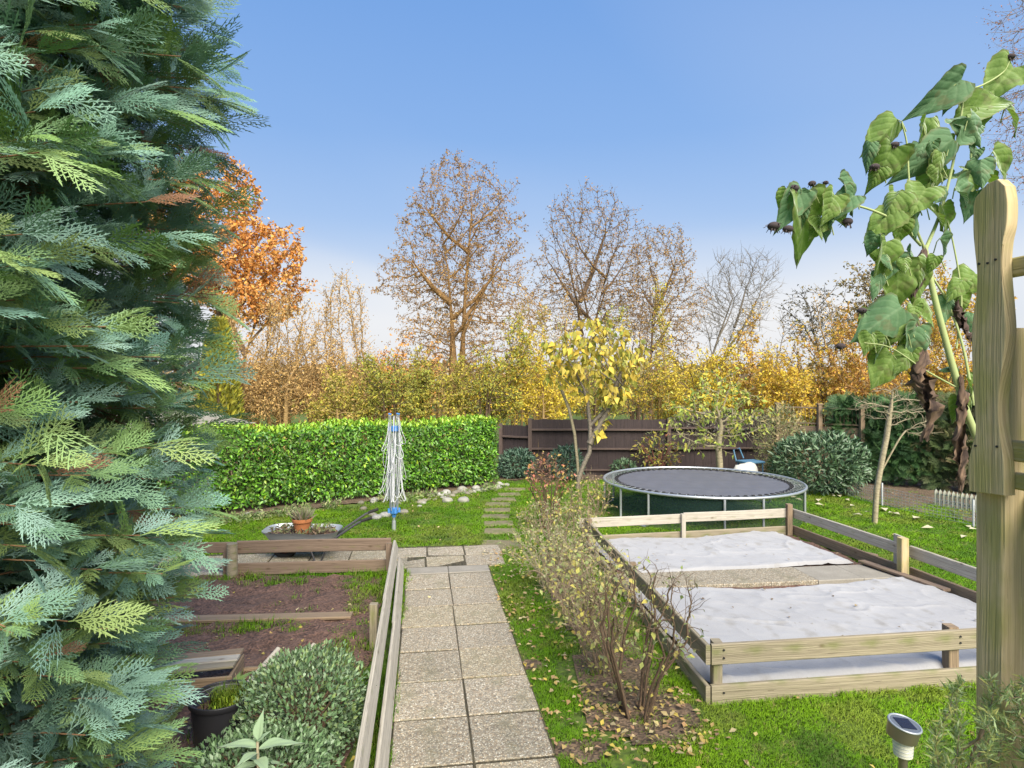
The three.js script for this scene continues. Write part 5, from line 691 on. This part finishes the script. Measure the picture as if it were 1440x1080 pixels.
// ------------------------------------------------------------------ sunflower going over
{
  const R = rng(441), D0 = 2.75, base = P(1402, 1000, D0).setY(0), t = thing('sunflower', 'tall many-headed sunflower gone over, with drooping green leaves and withered brown ones', 'sunflower', base), rel = (px, py, dz = 0) => P(px, py, D0 + dz).sub(base);
  const stemM = std({ color: lin(.34, .40, .17), roughness: .75 }), brownM = std({ color: lin(.075, .048, .04), roughness: .9 }), dryM = new THREE.MeshPhysicalMaterial({ map: tex(128, 128, (u, v) => mixc([.035, .022, .018], [.26, .17, .115], clamp(fbm(u * 10, v * 10, 4, 10) * 1.7 - .45))), color: lin(1, 1, 1), roughness: .95, side: THREE.DoubleSide }), headM = std({ color: lin(.055, .042, .045), roughness: 1 });
  const veins = (a, b, ve) => { const m = tex(256, 256, (u, v) => { const q = Math.abs(v - .5) * 2, rib = Math.exp(-((q * 14) ** 2)), side = Math.exp(-(((((((u * 6 - q * 2.2) % 1) + 1) % 1) - .5) * 9) ** 2)) * .55, n = fbm(u * 8, v * 8, 4, 8); const e = clamp((fbm(u * 5 + 2, v * 5, 4, 5) - .60) * 9), rim = clamp((q - .86 + (n - .5) * .5) * 5); return mixc(mixc(mixc(a, b, n), ve, Math.max(rib, side) * .55), [.16, .11, .04], Math.max(e * .35, rim * .45)); }); return m; };
  const uvm = (map, through) => new THREE.MeshPhysicalMaterial({ map, roughness: .8, transmission: through, thickness: 0, side: THREE.DoubleSide });
  const green = uvm(veins([.11, .22, .015], [.20, .33, .03], [.30, .42, .10]), .5), blue = uvm(veins([.055, .15, .05], [.10, .21, .08], [.18, .29, .14]), .3);
  const leafBump = tex(128, 128, (u, v) => .5 * fbm(u * 14, v * 14, 3, 14) + .5 * (1 - Math.exp(-(((((((u * 6 - Math.abs(v - .5) * 4.4) % 1) + 1) % 1) - .5) * 5) ** 2))), false); for (const m of [green, blue]) { m.bumpMap = leafBump; m.bumpScale = .0035; }
  const stem = (pts, r0, r1, n = 'stem') => { const c = new THREE.CatmullRomCurve3(pts.map(p => rel(...p))).getPoints(22); return part(n, new GB().tube(c, c.map((_, k) => .75 * (r0 + (r1 - r0) * k / 22)), 8).build(), stemM, t); };
  { const c = new THREE.CatmullRomCurve3([V(0, -.03, 0), rel(1402, 800), rel(1388, 660), rel(1356, 570), rel(1330, 480), rel(1310, 400), rel(1300, 345)]).getPoints(40); part('main_stem', new GB().tube(c, c.map((_, k) => .019 - .008 * k / 40), 10).build(), stemM, t); }
  stem([[1300, 350], [1285, 310, -.03], [1278, 250, -.04], [1275, 200, -.04], [1268, 172, -.05]], .008, .004); stem([[1302, 350], [1322, 300, .05], [1340, 230, .05], [1352, 160, .05], [1356, 128, .05]], .011, .005);
  stem([[1295, 345], [1265, 315, -.06], [1230, 297, -.1], [1190, 285, -.14], [1165, 278, -.16], [1135, 270, -.18]], .009, .004); stem([[1370, 570], [1352, 480, .02], [1330, 420, .04], [1306, 382, .03]], .008, .006);
  stem([[1352, 130, .05], [1385, 118, .08], [1412, 100, .1], [1420, 86, .1]], .006, .004); stem([[1345, 545], [1300, 520, -.08], [1250, 488, -.12], [1215, 482, -.15]], .006, .003); stem([[1345, 490, .03], [1352, 420, .05], [1340, 340, .05], [1332, 310, .03]], .006, .004);
  const heart = s => Math.pow(Math.max(0, Math.sin(Math.PI * Math.pow(.04 + .96 * s, .52))), .85) * (1 + .035 * Math.sin(s * 42));
  // base px,py  tip px,py  width/length  material  depth offset  roll
  const LV = [[1262, 168, 1220, 215, .62, 'g', -.06, .5], [1225, 200, 1214, 238, .5, 'b', -.08, -.6], [1255, 208, 1228, 268, .72, 'g', -.05, .3], [1240, 235, 1222, 262, .9, 'g', -.08, -.3], [1294, 168, 1302, 222, .62, 'g', -.02, .5], [1312, 165, 1325, 205, .6, 'g', .02, -.5], [1340, 195, 1278, 248, .42, 'b', -.06, .9], [1352, 112, 1282, 166, .30, 'b', .02, 1.2], [1345, 118, 1325, 160, .3, 'b', .02, -.8], [1358, 158, 1440, 128, .55, 'g', .08, .2], [1425, 95, 1385, 140, .9, 'g', .1, .3], [1352, 178, 1392, 172, 1.1, 'b', -.02, .2], [1365, 165, 1385, 205, .9, 'b', -.04, -.2], [1350, 250, 1400, 225, .8, 'g', .04, .1], [1395, 215, 1438, 262, .5, 'g', .06, -.2], [1356, 238, 1396, 240, .5, 'g', .04, .3], [1345, 262, 1368, 288, 1.2, 'b', -.04, .2], [1332, 268, 1318, 285, .5, 'b', -.02, .6], [1302, 265, 1282, 300, 1.0, 'g', -.08, .1], [1266, 270, 1240, 300, 1.0, 'g', -.1, -.2], [1258, 295, 1215, 335, .8, 'g', -.1, .3], [1285, 285, 1300, 330, .7, 'b', -.06, .2], [1300, 290, 1340, 310, .9, 'g', -.02, .1], [1325, 290, 1342, 325, .7, 'g', .02, -.3], [1200, 275, 1154, 315, .5, 'b', -.15, .5], [1180, 252, 1218, 290, .35, 'b', -.14, -.9], [1155, 270, 1140, 300, .95, 'g', -.16, .1], [1128, 275, 1140, 368, .62, 'g', -.17, .2], [1150, 305, 1160, 335, .8, 'g', -.17, .3], [1128, 268, 1092, 325, .36, 'b', -.18, .7], [1108, 268, 1090, 300, .6, 'g', -.18, -.3], [1130, 290, 1122, 325, .5, 'b', -.18, .1], [1246, 340, 1238, 392, .8, 'g', -.1, .1], [1262, 375, 1270, 440, .8, 'g', -.06, .1], [1240, 385, 1232, 422, .6, 'b', -.08, .5], [1290, 372, 1292, 428, .7, 'g', -.04, -.2], [1275, 350, 1290, 385, .6, 'b', -.02, .6], [1268, 432, 1208, 470, .75, 'b', -.1, .35], [1275, 455, 1230, 478, .4, 'g', -.1, -.4], [1225, 470, 1218, 500, .8, 'g', -.12, .1], [1245, 472, 1238, 498, 1.0, 'g', -.12, -.1], [1288, 460, 1278, 515, .8, 'b', -.08, .2], [1300, 465, 1312, 495, .6, 'b', -.08, -.3], [1256, 500, 1228, 546, .85, 'g', -.1, .1], [1372, 385, 1352, 410, 1.2, 'g', .08, 0], [1345, 515, 1318, 520, .5, 'b', .0, .2], [1352, 560, 1345, 600, .6, 'g', -.02, .3], [1368, 440, 1372, 470, .6, 'b', .08, .2], [1360, 530, 1372, 575, .3, 'g', .02, .2], [1284, 215, 1262, 250, .8, 'g', -.03, .2], [1318, 240, 1300, 272, .9, 'g', .0, -.2], [1270, 310, 1262, 345, .8, 'g', -.08, .2], [1322, 335, 1335, 365, .8, 'b', .02, .1], [1415, 150, 1440, 185, .8, 'g', .12, .1], [1385, 250, 1410, 282, .9, 'g', .05, .2], [1300, 420, 1318, 460, .7, 'g', -.02, .3], [1232, 330, 1220, 360, .8, 'b', -.12, .1], [1280, 495, 1262, 525, .8, 'g', -.1, .2], [1175, 285, 1190, 318, .7, 'g', -.15, -.2]];
  for (const [x, y, dz, n, sx, sy] of [[1290, 230, -.04, 7, 40, 50], [1345, 220, .05, 6, 40, 60], [1270, 330, -.08, 6, 50, 40], [1140, 290, -.17, 4, 40, 30], [1270, 440, -.08, 6, 60, 60], [1350, 480, .04, 5, 22, 90], [1400, 170, .1, 4, 30, 50]]) for (let k = 0; k < n; k++) { const a = x + (R() - .5) * 2 * sx, b = y + (R() - .5) * 2 * sy; LV.push([a, b, a + (R() - .62) * 34, b + 18 + R() * 24, .55 + R() * .4, R() < .6 ? 'g' : 'b', dz + (R() - .5) * .12, (R() - .5) * 1.6]); }
  const fwd = V(0, .25, 1), leafFix = (g, ax, nn, bs) => { g.applyMatrix4(basis(ax, nn).clone().setPosition(bs)); return g; };
  for (const [bx, by, tx, ty, wr, mt, dz, roll] of LV) {
    const a = rel(bx, by, dz), b = rel(tx, ty, dz + (R() - .5) * .08), ax = b.clone().sub(a), L = ax.length() * 1.08, nn = fwd.clone().add(V(roll * .9, .25 + R() * .3, 0)).add(rv(R).multiplyScalar(.5));
    const g = broadLeaf(L * 1.0, L * Math.max(.55, wr) * 1.0, -.2 - R() * .5 + (R() < .4 ? .9 : 0), .10 + R() * .35, 16, 5, heart); { const p = g.attributes.position; for (let i = 0; i < p.count; i++) { const s = p.getX(i) / L, z = p.getZ(i); p.setX(i, p.getX(i) - L * .22 * Math.min(1, Math.abs(z) / (L * .35)) * Math.pow(Math.max(0, 1 - s), 3)); p.setY(i, p.getY(i) + L * .08 * Math.sin(s * 9 + z * 30 / L * .3 + bx) * Math.abs(z) / (L * .4)); } g.computeVertexNormals(); } { const uv = g.attributes.uv; for (let i = 0; i < uv.count; i++) uv.setXY(i, uv.getX(i), uv.getY(i) * .5 + .5); }
    part('leaf', leafFix(g, ax, nn, a), mt === 'g' ? green : blue, t);
    // leaf stalk back towards the stem
    const c0 = rel(bx + (bx > 1320 ? -8 : 10) + (R() - .5) * 8, by + 16 + R() * 10, dz + .02), mid = a.clone().lerp(c0, .5).add(V(0, .018, 0)); part('leaf_stalk', new GB().tube([c0, mid, a], [.0028, .0024, .002], 5).build(), stemM, t);
  }
  // seed heads
  for (const [px, py, r, dz] of [[1258, 204, .020, -.05], [1230, 235, .021, -.08], [1191, 312, .024, -.14], [1116, 265, .022, -.18], [1142, 258, .016, -.18], [1161, 257, .012, -.17], [1088, 318, .026, -.19], [1108, 322, .022, -.18], [1421, 80, .020, .1], [1182, 487, .020, -.15], [1212, 437, .02, -.12], [1318, 222, .014, .02]]) {
    const hd = new THREE.Group(); hd.name = 'seed_head'; hd.position.copy(rel(px, py, dz)); t.add(hd); const g = new THREE.SphereGeometry(r, 16, 10); g.scale(1, .7, 1); part('disc', g, headM, hd);
    const lf = broadLeaf(r * 1.5, r * .5, .3, .5, 4, 1); for (let k = 0; k < 11; k++) { const m = part('bract', lf, k % 3 ? headM : brownM, hd); m.position.y = r * .2; m.rotateY(k / 11 * 6.28); m.rotateZ(.5 - R() * 1.3); }
  }
  // withered leaves hanging in crumpled strips
  const wither = (pts, w, m) => { const c = new THREE.CatmullRomCurve3(pts.map(p => rel(...p))).getPoints(34), g = new GB(); c.forEach((p, k) => { const s = k / 34, ww = w * (Math.sin(Math.PI * Math.min(1, s * .9 + .08)) * .8 + .2); for (let j = 0; j <= 10; j++) { const a = j / 10 * 5.2 + s * 5, r = ww * (.2 + 1.1 * vn(j * 1.7 + pts[0][0], k * .9) * (.6 + .8 * vn(k * .35 + 3, pts[0][1]))); g.v(V(p.x + Math.cos(a) * r, p.y + (vn(j + 9, k * .5) - .5) * .03, p.z + Math.sin(a) * r * .8), V(Math.cos(a), 0, Math.sin(a)), s, j / 10); } }); for (let k = 0; k < 34; k++) for (let j = 0; j < 10; j++) { const a = k * 11 + j; g.i.push(a, a + 1, a + 11, a + 11, a + 1, a + 12); } const o = g.build(); o.computeVertexNormals(); part('withered_leaf', o, m, t); };
  wither([[1300, 352, -.02], [1292, 385, -.03], [1284, 415, -.04]], .030, brownM); wither([[1300, 495, -.08], [1292, 525, -.09], [1302, 555, -.1], [1310, 580, -.1], [1300, 618, -.1]], .048, dryM); wither([[1352, 530, -.02], [1355, 570, -.03], [1350, 620, -.04], [1352, 660, -.04], [1350, 692, -.04]], .032, dryM); wither([[1345, 425, .02], [1352, 450, .02], [1366, 480, .02]], .024, brownM);
}

renderer.render(scene, camera);
